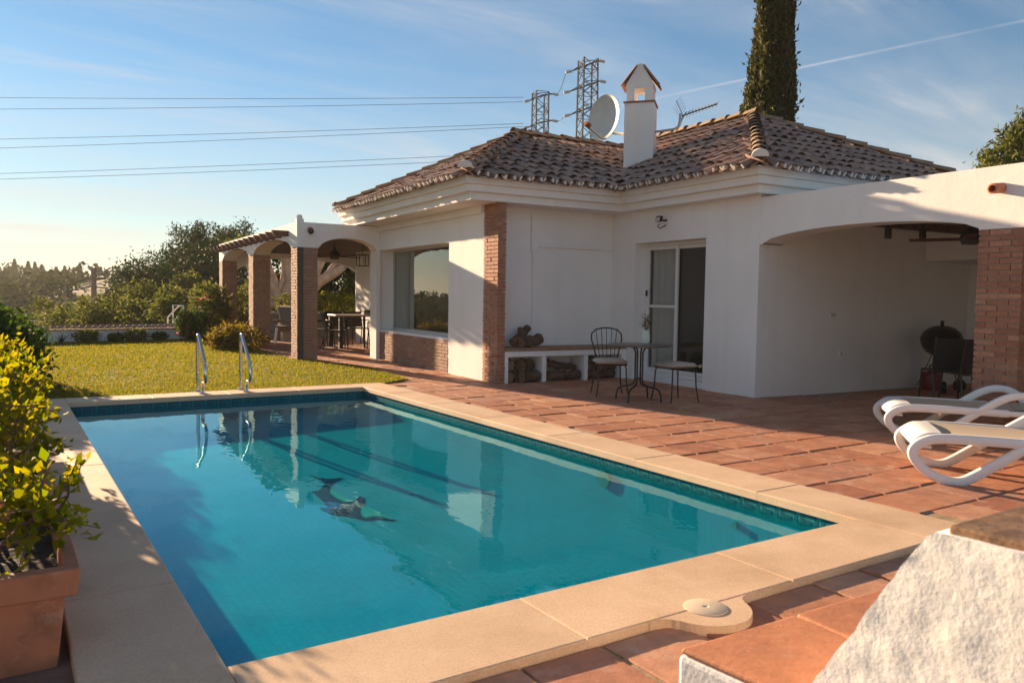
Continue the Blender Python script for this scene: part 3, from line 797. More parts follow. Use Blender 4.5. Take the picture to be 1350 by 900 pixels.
ridge_run((7.61,7.15,EZ+h_+.02), (10.5,10.04,4.47+h_))
ridge_run((13.55,7.15,EZ+h_+.02), (10.5,10.04,4.47+h_))
ridge_run((10.5,9.92,4.47+h_+.03), (10.5,15.6,4.47+h_+.03), False)
ridge.build('ridge_tiles', M['ridge_tile'], roof, smooth=60)
# valley flashing
# ---- chimney on the valley, turned to face the pool corner
cc = Vector((8.93, 11.19, 0)); ca = math.atan2(-cc.x, -cc.y) ; fwd = Vector((-cc.x, -cc.y, 0)).normalized()
fwd.rotate(Matrix.Rotation(R(-7), 3, 'Z')); rt = Vector((-fwd.y, fwd.x, 0))   # rt points to the right seen from the camera
UPV = Vector((0,0,1)); AXC = (rt, fwd, UPV)
mb = MB()
def cb(mb, r0, r1, f0, f1, z0, z1): mb.obox(cc+rt*((r0+r1)/2)+fwd*((f0+f1)/2)+UPV*((z0+z1)/2), AXC, ((r1-r0)/2, (f1-f0)/2, (z1-z0)/2))
hw = .255
cb(mb, -hw, hw, -hw, hw, 2.9, 4.70)
for sx in (-1, 1):
    for sy in (-1, 1): cb(mb, *(sorted((sx*(hw-.03), sx*.09))), *(sorted((sy*(hw-.03), sy*.10))), 4.735, 4.955)
cb(mb, -hw+.03, hw-.03, -hw+.03, hw-.03, 4.955, 4.975)
gz = 4.978
gab = [(-hw+.015, gz), (hw-.015, gz), (hw-.02, gz+.06), (.06, gz+.34), (.045, gz+.385), (0, gz+.405), (-.045, gz+.385), (-.06, gz+.34), (-hw+.02, gz+.06)]
mb.prism(gab, lambda a, b, t: cc+rt*a+UPV*b+fwd*t, -hw+.03, hw-.03)
ch = mb.build('chimney', P_, house)
mb = MB(); cb(mb, -hw-.02, hw+.02, -hw-.02, hw+.02, 4.702, 4.733)
mb.build('brick_course', M['brick'], ch)
mb = MB()
for sgn in (-1, 1):
    a = Vector((sgn*(hw+.055), gz+.03)); b = Vector((sgn*.05, gz+.365)); d = (b-a).normalized(); nn = Vector((-d.y*sgn, d.x*sgn)) if False else Vector((abs(d.y)*sgn, abs(d.x)))
    for k in range(3):
        f = -hw+.07+k*(2*hw-.14)/2
        pa = cc+rt*a.x+UPV*a.y+fwd*f; pb = cc+rt*b.x+UPV*b.y+fwd*f
        barrel(mb, pa, pb, .085, .08, fwd, (rt*nn.x+UPV*nn.y).normalized(), .55, 6)
    mb.add([cc+rt*a.x+UPV*a.y+fwd*(hw+.01), cc+rt*a.x+UPV*a.y-fwd*(hw+.01), cc+rt*b.x+UPV*b.y-fwd*(hw+.01), cc+rt*b.x+UPV*b.y+fwd*(hw+.01)], [(0,1,2,3)])
mb.build('cap_tiles', M['brick'], ch)

# ================================================================== PERGOLA PORCH
porch = thing('porch', 'white arched porch on three brown brick pillars at the end of the villa', 'porch', (5, 18, 0))
PX0, PX1, PZ = 3.93, 4.33, 2.2
PY = [(15.30, 15.75), (19.35, 19.85), (23.5, 24.0)]
for (a, b) in PY: brick_pillar(PX0, PX1, a, b, -.03, PZ, porch, M['brick_brown'], 'pillar')
mb = MB(); mb.box(PX0+.02, PX0+.11, PY[0][0]-.035, PY[0][0]-.002, .0, PZ); mb.build('downpipe', M['dark_metal'], porch, label='dark flat downpipe on the near pillar')
def arch_wall(mb, a0, a1, spans, zt, fn, t0, t1, n=16, ends=(None, None)):
    """wall in the (a,z) plane from a0 to a1; spans = [(s0,s1,zs,zc)] arched openings cut from below, PZ = underside elsewhere"""
    cur = a0; poly = []
    bottom = []
    for (s0, s1, zs, zc, zb) in spans:
        bottom += [(cur, zb), (s0, zb)] if cur < s0-1e-4 else [(s0, zb)]
        for k in range(n+1):
            t = k/n; a = s0+(s1-s0)*t; z = zs+(zc-zs)*(1-(2*t-1)**2)**.62
            bottom.append((a, z))
        cur = s1
    last = spans[-1][4]
    bottom += [(cur, last), (a1, last)]
    # quads strip between bottom and top (robust for concave outlines)
    B = []
    for p in bottom:
        if not B or (abs(p[0]-B[-1][0]) > 1e-6 or abs(p[1]-B[-1][1]) > 1e-6): B.append(p)
    for i in range(len(B)-1):
        (x0, z0), (x1, z1) = B[i], B[i+1]
        if abs(x1-x0) < 1e-6:
            continue
        vs = [fn(x0,z0,t0), fn(x1,z1,t0), fn(x1,zt,t0), fn(x0,zt,t0), fn(x0,z0,t1), fn(x1,z1,t1), fn(x1,zt,t1), fn(x0,zt,t1)]
        mb.add(vs, [(0,1,2,3),(7,6,5,4),(0,4,5,1),(3,2,6,7)])
    vs = [fn(B[0][0],B[0][1],t0), fn(B[0][0],zt,t0), fn(B[0][0],zt,t1), fn(B[0][0],B[0][1],t1)]; mb.add(vs, [(0,1,2,3)])
    vs = [fn(B[-1][0],B[-1][1],t0), fn(B[-1][0],zt,t0), fn(B[-1][0],zt,t1), fn(B[-1][0],B[-1][1],t1)]; mb.add(vs, [(0,1,2,3)])
fY = lambda a, z, t: (t, a, z)
fX = lambda a, z, t: (a, t, z)
mb = MB()
arch_wall(mb, PY[0][0]+.0, 24.0, [(15.75,19.35,2.21,2.45,2.203),(19.85,23.5,2.21,2.45,2.203)], 2.685, fY, PX0, PX1-.02)
mb.build('side_beam', P_, porch)
mb = MB()
arch_wall(mb, PX1-.018, 5.618, [(4.36,5.54,2.21,2.42,2.203)], 2.685, fX, 15.32, 15.68)
mb.box(5.54, 5.617, 15.32, 15.68, -.03, 2.2025)
mb.build('front_beam', P_, porch)
mb = MB(); arch_wall(mb, PX1-.018, 9.2, [(4.4,7.95,2.0,2.36,1.98)], 2.685, fX, 23.6, 23.98); mb.box(7.98, 8.5, 23.6, 23.98, -.02, 1.978); mb.build('rear_beam', P_, porch)
mb = MB(); mb.box(7.02, 7.45, 19.75, 21.05, -.02, 2.469); mb.build('side_pier', P_, porch)
mb = MB(); mb.box(PX0-.005, PX0+.13, 15.29, 15.44, 2.205, 2.745); 
mb.tube([(PX0+.062, 15.365, 2.745), (PX0+.062, 15.365, 2.79)], .06, 14); mb.lathe([(.06,0),(.05,.03),(0,.045)], (PX0+.062, 15.365, 2.79), 14)
mb.build('corner_post', P_, porch)
mb = MB(); mb.box(PX1, 9.2, 15.72, 23.58, 2.47, 2.50); mb.box(8.5, 8.6, 15.72, 23.58, -.02, 2.46); mb.build('ceiling', M['dark_wood'], porch)
for k in range(14):
    y = 15.95+k*.58
    mb = MB(); mb.prism([(3.62,2.50),(3.66,2.44),(PX1+.1,2.44),(PX1+.1,2.555),(3.60,2.555)], lambda a, b, t: (a, t, b), y, y+.085)
    mb.build('rafter', M['dark_wood'], porch)
# rafters stop proud of the beam face; things on it
cam = thing('security_camera', 'small dark dome security camera on the porch corner', 'camera', (4.18, 15.31, 2.53))
mb = MB(); mb.tube([(4.18,15.318,2.54),(4.18,15.25,2.54)], .055, 16); mb.build('mount', M['terracotta'], cam, smooth=40)
mb = MB(); mb.lathe([(0,-.055),(.03,-.05),(.05,-.025),(.055,0),(.05,.025),(.03,.05),(0,.055)], (4.18,15.225,2.51), 14); mb.build('lens_dome', M['bbq'], cam, smooth=True)
def fan(x, y, z, label, nb=4, rot=0, rb=.62):
    f = thing('ceiling_fan', label, 'ceiling fan', (x, y, z+.2))
    mb = MB(); mb.lathe([(0,-.10),(.10,-.09),(.13,-.02),(.10,.05),(.04,.12),(.02,.2),(.02,.26)], (x,y,z), 18); mb.build('motor', M['dark_metal'], f, smooth=40)
    for k in range(nb):
        a = rot+2*math.pi*k/nb; d = Vector((math.cos(a), math.sin(a), 0)); e = Vector((-d.y, d.x, .15)).normalized()
        mb = MB(); mb.obox(Vector((x,y,z-.03))+d*(.1+rb/2), (d, e, d.cross(e)), (rb/2, .065, .006)); mb.build('blade', M['dark_wood'], f, bevel=.01)
    return f
fan(5.55, 18.2, 2.22, 'dark ceiling fan under the porch ceiling', 4, .35)
ln = thing('pendant_lantern', 'small black cage lantern hanging in the middle of the porch', 'lantern', (5.6, 21.2, 1.95), group='lanterns under the porch')
def lantern(root, c, s=.09, h=.24, drop=None, local=False):
    c = Vector(c); mb = MB()
    for i in (-1,1):
        for j in (-1,1): mb.bar(c+Vector((i*s,j*s,-h/2)), c+Vector((i*s,j*s,h/2)), .014)
    for z in (-h/2, h/2):
        for i in (-1,1): mb.bar(c+Vector((i*s,-s,z)), c+Vector((i*s,s,z)), .014); mb.bar(c+Vector((-s,i*s,z)), c+Vector((s,i*s,z)), .014)
    mb.build('cage', M['black_iron'], root)
    mb = MB(); mb.lathe([(.0,-.06),(.03,-.05),(.035,0),(.02,.05),(0,.055)], c, 10); mb.build('bulb', M['white_ceramic'], root, smooth=True)
    if drop:
        mb = MB(); mb.tube([c+Vector((0,0,h/2)), c+Vector((0,0,drop))], .006, 6); mb.build('cord', M['black_iron'], root)
lantern(ln, (5.6, 21.2, 1.95), .10, .22, .5)
l2 = thing('pendant_lantern', 'larger black cage lantern beside the right end of the porch arch', 'lantern', (5.75, 16.8, 2.06), group='lanterns under the porch')
lantern(l2, (5.75, 16.8, 2.06), .1, .24, .4)
hs = thing('hose_reel', 'yellow garden hose coiled on the farthest brick pillar', 'hose', (3.86, 23.6, .5))
mb = MB()
for k in range(5):
    mb.tube([(3.88-.03*math.sin(a*2)-.012*k, 23.55+.02*k+.20*math.cos(a), .55+.5*math.sin(a)-.02*k) for a in [2*math.pi*i/24 for i in range(24)]], .017, 6, closed=True)
mb.build('coil', M['hose'], hs, smooth=True)

# ================================================================== CARPORT
carport = thing('carport', 'white arched carport wall on a red brick pillar right of the sliding door', 'carport', (9, 5, 0))
QY0, QY1 = 4.19, 4.62
brick_pillar(XC+.005, XC+.40, QY0, QY1, -.03, 2.04, carport, M['brick'], 'pillar')
brick_pillar(XC+.005, XC+.40, -.2, .2, -.03, 2.04, carport, M['brick'], 'pillar')
mb = MB(); arch_wall(mb, -.3, 7.498, [(.2, QY0, 2.045, 2.22, 2.043), (QY1, 7.44, 2.06, 2.21, 2.043)], 2.662, fY, XC, XC+.38, 20)
mb.build('arch_wall', P_, carport)
mb = MB(); mb.box(XC+.385, 12.79, -.3, 7.49, 2.40, 2.52); mb.build('ceiling', P_, carport)
for k, y in enumerate((6.45, 5.75, 5.05, 4.35, 3.65)):
    mb = MB(); mb.box(XC+.6, 12.78, y, y+.12, 2.27, 2.399); mb.build('beam', M['dark_wood'], carport)
mb = MB(); mb.box(11.6, 12.79, 6.6, 7.49, 1.95, 2.397); mb.build('bulkhead', P_, carport)
mb = MB(); mb.box(XC+.5, 12.79, -.3, -.1, -.03, 2.39); mb.build('end_wall', P_, carport)
fan(9.15, 5.35, 2.08, 'dark ceiling fan under the carport beams', 4, .5, .55)
sp = thing('spot_lamp', 'black cylinder spot lamp left of its twin under the carport ceiling', 'spot lamp', (8.98, 6.3, 2.4), group='carport spot lamps')
mb = MB(); mb.tube([(0,0,-.17),(0,0,-.30)], .042, 16); mb.build('shade', M['black_iron'], sp, smooth=40, local=True)
mb = MB(); mb.tube([(0,0,0),(0,0,-.17)], .012, 8); mb.build('stem', M['black_iron'], sp, local=True)
s2 = copy_tree(sp); s2.location = (9.5, 6.18, 2.4); s2['label'] = 'black cylinder spot lamp beside the fan, right of its twin'
ds = thing('drain_spout', 'short terracotta drain spout poking out of the carport wall', 'drain spout', (8.0, 4.42, 2.44))
mb = MB()
for k in range(10):
    pass
n_ = 14; ri, ro = .036, .052; vs = []
for (x, r) in ((8.018, ro), (7.86, ro), (7.855, ri), (8.018, ri)):
    for k in range(n_): a = 2*math.pi*k/n_; vs.append((x, 4.42+r*math.cos(a), 2.44+r*math.sin(a)-(8.02-x)*.12))
fs = [(i*n_+k, i*n_+(k+1)%n_, (i+1)*n_+(k+1)%n_, (i+1)*n_+k) for i in range(3) for k in range(n_)]
mb.add(vs, fs); mb.build('spout_pipe', M['terracotta'], ds, smooth=30)
fl = thing('floodlight', 'small black floodlight with motion sensor above the sliding door', 'floodlight', (8.0, 9.38, 2.51))
mb = MB(); mb.obox((7.90, 9.40, 2.52), ((1,0,-.35),(0,1,0),(.35,0,1)), (.022,.058,.042)); mb.build('lamp_body', M['black_iron'], fl, bevel=.006)
mb = MB(); mb.obox((7.876, 9.40, 2.512), ((1,0,-.35),(0,1,0),(.35,0,1)), (.002,.048,.033)); mb.build('lamp_glass', M['alu'], fl)
mb = MB(); mb.bar((7.93,9.38,2.5),(8.018,9.36,2.5),.025); mb.tube([(7.91,9.40,2.45),(7.9,9.43,2.40),(7.93,9.40,2.38),(8.015,9.38,2.43)], .008, 6); mb.build('bracket', M['black_iron'], fl)
for (px, py, w_, h_, lab) in ((1097, 415, .13, .075, 'white wall socket higher on the carport side wall'), (1107, 466, .07, .08, 'white wall socket lower on the carport side wall')):
    v = _f + _r*(px-675)/F_PX + _d*(py-450)/F_PX; t = (YS_-0)/v[1]; c = Vector(v*t)+Vector((0,0,CAM_Z))
    so = thing('wall_socket', lab, 'socket', (c.x, YS_, c.z), group='wall sockets')
    mb = MB(); mb.box(c.x-w_/2, c.x+w_/2, YS_-.022, YS_-.001, c.z-h_/2, c.z+h_/2); mb.build('plate', M['white_alu'], so, bevel=.004)
    mb = MB(); mb.box(c.x-w_/2+.02, c.x+w_/2-.02, YS_-.028, YS_-.0225, c.z-h_/2+.018, c.z+h_/2-.018); mb.build('insert', M['alu'], so)

# ================================================================== LOG BENCH
bench = thing('log_bench', 'white masonry bench with wooden top and open log bays', 'bench', (7, 10.5, 0))
BY0 = 10.27
mb = MB(); mb.box(5.74, XC-.004, BY0, YF-.004, .40, .485)
for (a, b) in ((5.741, 5.80), (6.40, 6.475), (7.18, 7.255), (XC-.1, XC-.005)): mb.box(a, b, BY0+.003, YF-.005, -.02, .399)
mb.build('frame', P_, bench, bevel=.006)
mb = MB(); mb.box(5.742, XC-.006, BY0-.012, YF-.006, .4865, .535); mb.build('seat', M['weathered_wood'], bench, bevel=.006)
def log(name, a, b, r, label, crook=.05, fork=None):
    a, b = Vector(a), Vector(b); t = thing(name, label, 'log', (a+b)/2, group='firewood logs')
    mb = MB(); n = 8; pts = []; rad = []
    for i in range(n+1):
        k = i/n; p = a.lerp(b, k); L = (b-a).length
        if 0 < i < n: p += Vector((random.uniform(-1,1), random.uniform(-1,1), random.uniform(-1,1)))*crook*L*.5
        pts.append(p); rad.append(r*random.uniform(.86, 1.12)*(1-.12*k))
    mb.tube(pts, rad, 11, cap=False)
    if fork: limb(mb, a.lerp(b, .55), fork, r*.7, r*.45, .05, 4, 8)
    for i, v_ in enumerate(mb.v): mb.v[i] = (v_[0]+random.gauss(0, r*.05), v_[1]+random.gauss(0, r*.05), v_[2]+random.gauss(0, r*.05))
    mb.build('bark', M['bark'], t, smooth=50)
    d = (b-a).normalized()
    for p, rr, s in ((pts[0], rad[0], -1), (pts[-1], rad[-1], 1)):
        x = d.orthogonal().normalized(); y = d.cross(x); e = MB()
        e.add([p+d*s*.004+(x*math.cos(2*math.pi*k/11)+y*math.sin(2*math.pi*k/11))*rr*.97 for k in range(11)], [tuple(range(11))])
        e.build('cut_end', M['log_end'], t)
log('firewood_log', (5.95,10.42,.60), (6.28,10.52,.83), .075, 'gnarled log leaning up on the bench top against the wall', .12, (6.12,10.5,.84))
log('firewood_log', (6.04,10.33,.615), (6.44,10.40,.655), .088, 'short thick log lying along the bench top edge', .08)
log('firewood_log', (5.84,10.34,.09), (6.05,10.64,.10), .09, 'log at the left of the first bay beside the pillar', .06)
log('firewood_log', (5.86,10.36,.27), (6.0,10.66,.27), .08, 'log on top at the left of the first bay', .06)
log('firewood_log', (6.06,10.32,.095), (6.36,10.36,.09), .09, 'log lying across the front floor of the first bay', .06)
log('firewood_log', (6.10,10.42,.245), (6.33,10.52,.25), .105, 'fat rounded log topmost in the first bay', .05)
log('firewood_log', (6.52,10.36,.085), (7.14,10.38,.085), .082, 'long log lying on the floor of the middle bay', .05)
log('firewood_log', (6.50,10.46,.29), (7.12,10.44,.19), .06, 'thin sloping log on top in the middle bay', .06)
log('firewood_log', (7.30,10.38,.08), (7.86,10.42,.08), .078, 'log on the floor of the third bay behind the bistro chair', .06)
log('firewood_log', (7.30,10.40,.33), (7.75,10.44,.24), .07, 'sloping log topmost in the third bay', .07)
log('firewood_log', (7.55,10.36,.2), (7.88,10.44,.19), .075, 'short log at the right of the third bay', .05)

# ================================================================== BISTRO SET
def arc(c, r, a0, a1, n, plane):
    return [plane(c[0]+r*math.cos(a0+(a1-a0)*i/n), c[1]+r*math.sin(a0+(a1-a0)*i/n)) for i in range(n+1)]
bt = thing('bistro_table', 'round black iron bistro table with four curved legs', 'table', (6.37, 7.90, 0), 0)
mb = MB(); mb.lathe([(0,.705),(.40,.705),(.405,.712),(.405,.722),(.395,.727),(0,.727)], (0,0,0), 40); mb.build('tabletop', simple('grey_metal_table_top', (.10,.095,.09), .3, .3, .15, 14), bt, smooth=30, local=True)
for k in range(4):
    a = R(28)+k*math.pi/2; d = Vector((math.cos(a), math.sin(a), 0))
    pr = [(.16,.70),(.075,.68),(.05,.62),(.05,.40),(.05,.27),(.075,.215),(.15,.19),(.24,.175),(.285,.145),(.305,.08),(.31,.0)]
    mb = MB(); mb.tube([d*r_+Vector((0,0,z)) for r_, z in pr], .012, 8); mb.build('leg', M['black_iron'], bt, smooth=60, local=True)
mb = MB(); mb.tube([Vector((.05*math.cos(a), .05*math.sin(a), .29)) for a in [2*math.pi*i/16 for i in range(16)]], .008, 6, closed=True); mb.build('ring', M['black_iron'], bt, smooth=60, local=True)
vz = thing('flower_vase', 'pale cream vase of dried flowers standing on the bistro table', 'vase', (6.62, 8.08, .727))
mb = MB(); mb.lathe([(0,0),(.045,0),(.052,.03),(.05,.11),(.042,.16),(.044,.17),(.038,.17),(.036,.1),(0,.02)], (6.62,8.08,.728), 20); mb.build('vase_body', M['white_ceramic'], vz, smooth=40)
mb = MB()
P = []
for k in range(9):
    a = random.uniform(0,6.28); q = Vector((6.62+.07*math.cos(a)*random.random(), 8.08+.07*math.sin(a)*random.random(), .728+random.uniform(.24,.36)))
    mb.tube([(6.62,8.08,.85), q], .003, 5)
    for _ in range(9): P.append(q+Vector((random.gauss(0,.022), random.gauss(0,.022), random.gauss(-.02,.03))))
mb.build('stems', M['trunk'], vz)
V, F = leaf_arrays(np.array([tuple(p) for p in P]), .035, .5); fast_mesh('foliage', V, F, LF['bushy'], vz)
def cushion(mb, c, w, d, h, n=10, cut=0):
    """soft rounded pad"""
    c = Vector(c); vs = []; fs = []
    for side in (1, -1):
        for i in range(n+1):
            for j in range(n+1):
                a, b = -1+2*i/n, -1+2*j/n
                r = max(abs(a), abs(b)); k = (1-r**4)**.5 if r < 1 else 0
                sx = a*(1-.06*b*b); sy = b*(1-.06*a*a)
                vs.append(c+Vector((sx*w/2, sy*d/2, side*h/2*(.35*(r < 1)+.65*k) if r < 1 else 0)))
    m_ = (n+1)*(n+1)
    for s in (0, 1):
        for i in range(n):
            for j in range(n):
                q = [s*m_+i*(n+1)+j, s*m_+(i+1)*(n+1)+j, s*m_+(i+1)*(n+1)+j+1, s*m_+i*(n+1)+j+1]
                fs.append(tuple(q if s == 0 else q[::-1]))
    mb.add(vs, fs)
def iron_seat(name, label, cat, loc, rz, back):
    t = thing(name, label, cat, loc, rz)
    mb = MB(); mb.tube([(.19,-.18,.43),(.19,.17,.43),(-.19,.19,.43),(-.19,-.19,.43)], .010, 8, closed=True)
    for k in range(5): mb.bar((-.15+.075*k,-.185,.43),(-.15+.075*k,.18,.43),.006)
    mb.build('seat_frame', M['black_iron'], t, local=True)
    mb = MB(); cushion(mb, (0,0,.465), .44, .43, .075); mb.build('seat_cushion', M['cushion'], t, smooth=60, local=True)
    for (x, y) in ((.17,-.17),(-.17,-.17),(.17,.17),(-.17,.17)):
        mb = MB(); mb.tube([(x,y,.43),(x*1.06,y*1.06,.38),(x*1.1,y*1.1,.2),(x*1.22,y*1.2,.05),(x*1.3,y*1.25,0)], .0095, 8); mb.build('leg', M['black_iron'], t, smooth=60, local=True)
    if back:
        loop = [(-.13,.20,.43),(-.175,.235,.62),(-.21,.26,.74),(-.205,.275,.82),(-.15,.285,.875),(-.07,.29,.895),(0,.29,.9),(.07,.29,.895),(.15,.285,.875),(.205,.275,.82),(.21,.26,.74),(.175,.235,.62),(.13,.20,.43)]
        mb = MB(); mb.tube(loop, .010, 8); mb.build('back_hoop', M['black_iron'], t, smooth=60, local=True)
        mb = MB()
        for q in (-2,-1,0,1,2): mb.tube([(q*.045,.20,.43),(q*.06,.245,.66),(q*.072,.288,.893-.008*abs(q)**1.6)], .005, 6)
        mb.build('back_spindles', M['black_iron'], t, smooth=60, local=True)
    else:
        mb = MB(); mb.tube([(.2,-.19,.46),(.235,-.215,.475),(.25,-.21,.46)], .008, 6); mb.tube([(.2,-.19,.46),(.23,-.2,.445),(.245,-.23,.46)], .007, 6); mb.build('cushion_tie', M['cushion'], t, smooth=60, local=True)
    return t
iron_seat('bistro_chair', 'black iron chair with hoop back and beige seat pad', 'chair', (6.36, 8.50, 0), R(-25), True)
iron_seat('bistro_stool', 'backless black iron stool with tied beige cushion', 'stool', (6.82, 7.72, 0), R(-4), False)

# ================================================================== SUN LOUNGERS
def ribbon(mb, pts, w, h):
    """swept rounded-rect profile along pts; width along local y"""
    P = [Vector(p) for p in pts]; n = len(P); prof = [(-.5,-.3),(-.36,-.5),(.36,-.5),(.5,-.3),(.5,.3),(.36,.5),(-.36,.5),(-.5,.3)]; k = len(prof); vs = []; fs = []
    for i, p in enumerate(P):
        t = (P[min(i+1,n-1)]-P[max(i-1,0)]).normalized(); y = Vector((0,1,0)); z = t.cross(y).normalized()
        for a, b in prof: vs.append(p+y*(a*w)+z*(b*h))
    for i in range(n-1):
        for j in range(k): fs.append((i*k+j, i*k+(j+1)%k, (i+1)*k+(j+1)%k, (i+1)*k+j))
    fs += [tuple(range(k)), tuple((n-1)*k+j for j in reversed(range(k)))]
    mb.add(vs, fs)
def spline(p, m=5):
    out = []
    for i in range(len(p)-1):
        p0, p1, p2, p3 = p[max(i-1,0)], p[i], p[i+1], p[min(i+2,len(p)-1)]
        for k in range(m):
            t = k/m; out.append(tuple(.5*((2*b)+(-a+c)*t+(2*a-5*b+4*c-d)*t*t+(-a+3*b-3*c+d)*t**3) for a,b,c,d in zip(p0,p1,p2,p3)))
    return out+[p[-1]]
def make_lounger(label):
    t = thing('sun_lounger', label, 'sun lounger', (0,0,0), 0, 'white sun loungers on the terrace')
    # local: x along the bed from the foot (0) to the head (1.9); y across
    side = spline([(1.0,.315),(.55,.325),(.22,.325),(.09,.30),(.015,.235),(.03,.16),(.12,.07),(.24,.022),(.33,.022),(.42,.07),(.60,.20),(.78,.33),(.93,.43),(1.05,.475),(1.17,.47),(1.26,.42),(1.33,.34),(1.40,.28),(1.55,.25),(1.86,.25)])
    for y in (-.33, .33):
        mb = MB(); ribbon(mb, [(x, y, z) for x, z in side], .056, .066); mb.build('side_frame', M['lounger'], t, smooth=60, local=True)
        mb = MB(); ribbon(mb, [(x, y*.985, z) for x, z in spline([(.9,.315),(1.3,.31),(1.9,.30)])], .045, .05); mb.build('head_rail', M['lounger'], t, smooth=60, local=True)
        mb = MB(); mb.box(.225,.25,y-.02,y+.02,-.001,.02); mb.build('foot_pad', M['sling'], t, local=True)
    mb = MB(); ribbon(mb, [(x, 0, z) for x, z in spline([(.14,.25),(.035,.26),(.03,.30),(.10,.345),(.2,.352)])], .60, .03); mb.build('foot_panel', M['lounger'], t, smooth=60, local=True)
    mb = MB(); pr = spline([(.13,.352),(.3,.356),(.9,.345),(1.15,.345)])
    vs = []; fs = []; ny = 8
    for x, z in pr:
        for j in range(ny+1): yy = -.305+.61*j/ny; vs.append((x, yy, z-.018*(1-(yy/.305)**2)))
    for i in range(len(pr)-1):
        for j in range(ny): fs.append((i*(ny+1)+j, (i+1)*(ny+1)+j, (i+1)*(ny+1)+j+1, i*(ny+1)+j+1))
    mb.add(vs, fs); mb.build('seat_sling', M['sling'], t, smooth=180, local=True)
    mb = MB(); vs = []; fs = []
    for i in range(9):
        k = i/8
        for j in range(ny+1): yy = -.3+.6*j/ny; vs.append((1.16+.74*k, yy, .345+.02*k-.018*(1-(yy/.3)**2)))
    for i in range(8):
        for j in range(ny): fs.append((i*(ny+1)+j, (i+1)*(ny+1)+j, (i+1)*(ny+1)+j+1, i*(ny+1)+j+1))
    mb.add(vs, fs); mb.build('back_sling', M['sling'], t, smooth=180, local=True)
    for x in (.45, 1.15, 1.86): mb = MB(); mb.bar((x,-.3,.28),(x,.3,.28),.03,.025); mb.build('cross_bar', M['lounger'], t, local=True)
    for y in (-.3, .3):
        mb = MB(); mb.tube([(1.72,y-.02,.09),(1.72,y+.02,.09)], .09, 18); mb.bar((1.72,y,.09),(1.72,y,.26),.035); mb.build('wheel', M['lounger'], t, smooth=40, local=True)
    return t
lg = make_lounger('white resin sun lounger with beige sling nearer the low white wall')
LR = R(-48)
lg.location = (5.61, 3.73, .003); lg.rotation_euler.z = LR
l2_ = copy_tree(lg); l2_.location = (6.93, 4.86, .003); l2_.rotation_euler.z = R(-46); l2_['label'] = 'white resin sun lounger with beige sling nearer the carport, half in shade'

# ================================================================== CARPORT FURNITURE
bq = thing('kettle_barbecue', 'black kettle barbecue on tripod legs under the carport', 'barbecue', (11.25, 6.95, 0), R(20))
mb = MB(); mb.lathe([(.0,.52),(.10,.525),(.2,.58),(.265,.67),(.285,.76)], (0,0,0), 28); mb.build('bowl', M['bbq'], bq, smooth=50, local=True)
mb = MB(); mb.lathe([(.29,.765),(.285,.80),(.25,.88),(.17,.945),(.08,.975),(0,.98)], (0,0,0), 28); lid = mb.build('lid', M['bbq'], bq, smooth=50, local=True)
mb = MB(); mb.tube([(-.06,0,.965),(-.06,0,1.04),(.06,0,1.04),(.06,0,.965)], .013, 8); mb.build('lid_handle', M['black_iron'], lid, local=True)
mb = MB(); mb.bar((.27,-.03,.78),(.42,-.06,.78),.03,.02); mb.build('side_handle', M['black_iron'], bq, local=True)
for k, a in enumerate((R(200), R(320), R(80))):
    mb = MB(); d = Vector((math.cos(a), math.sin(a), 0)); mb.tube([d*.12+Vector((0,0,.56)), d*.33+Vector((0,0,.05))], .013, 8); mb.build('leg', M['chrome'], bq, smooth=60, local=True)
mb = MB(); mb.lathe([(.10,.36),(.11,.40),(.11,.50),(.09,.51)], (0,0,0), 18); mb.build('ash_pot', M['chrome'], bq, smooth=40, local=True)
for a in (R(200), R(320)):
    d = Vector((math.cos(a), math.sin(a), 0)); e = Vector((-d.y, d.x, 0)); c = d*.33+Vector((0,0,.09))
    mb = MB(); mb.tube([c-e*.03, c+e*.03], .09, 18); mb.build('wheel', M['bbq'], bq, smooth=40, local=True)
gas = thing('petrol_can', 'red plastic canister on the floor beneath the barbecue', 'canister', (11.32, 7.12, 0))
mb = MB(); mb.lathe([(.13,0),(.14,.02),(.14,.2),(.12,.26),(.05,.29),(.04,.33),(0,.33)], (11.32,7.12,.0), 18); mb.build('tank', M['red_plastic'], gas, smooth=40)
mb = MB(); mb.tube([(11.26,7.12,.26),(11.26,7.12,.38),(11.38,7.12,.38),(11.38,7.12,.26)], .014, 8); mb.build('carry_handle', M['bbq'], gas)
def mesh_chair(label, loc, rz, name='patio_chair', group=None, frame_m=None, arms=False):
    t = thing(name, label, 'chair', loc, rz, group); fm = frame_m or M['dark_metal']
    mb = MB(); mb.box(-.23,.23,-.22,.22,.425,.45); mb.build('seat', M['mesh_black'], t, local=True, bevel=.008)
    mb = MB(); vs = [(-.22,.22,.46),(.22,.22,.46),(.235,.335,.86),(-.235,.335,.86)]; n2 = [(x, y+.02, z) for x, y, z in vs]
    mb.add(vs+n2, [(0,1,2,3),(7,6,5,4),(0,4,5,1),(1,5,6,2),(2,6,7,3),(3,7,4,0)]); mb.build('backrest', M['mesh_black'], t, local=True)
    for s in (-1,1):
        mb = MB(); mb.tube([(s*.225,-.21,.44),(s*.24,-.25,0)], .014, 8); mb.build('leg', fm, t, local=True, smooth=60)
        mb = MB(); mb.tube([(s*.225,.215,.45),(s*.24,.33,0)], .014, 8); mb.build('leg', fm, t, local=True, smooth=60)
        mb = MB(); mb.tube([(s*.235,.215,.44),(s*.24,.34,.87)], .014, 8); mb.build('back_post', fm, t, local=True, smooth=60)
        if arms:
            mb = MB(); mb.tube([(s*.24,.27,.64),(s*.25,-.18,.65),(s*.24,-.21,.45)], .013, 8); mb.build('arm', fm, t, local=True, smooth=60)
    return t
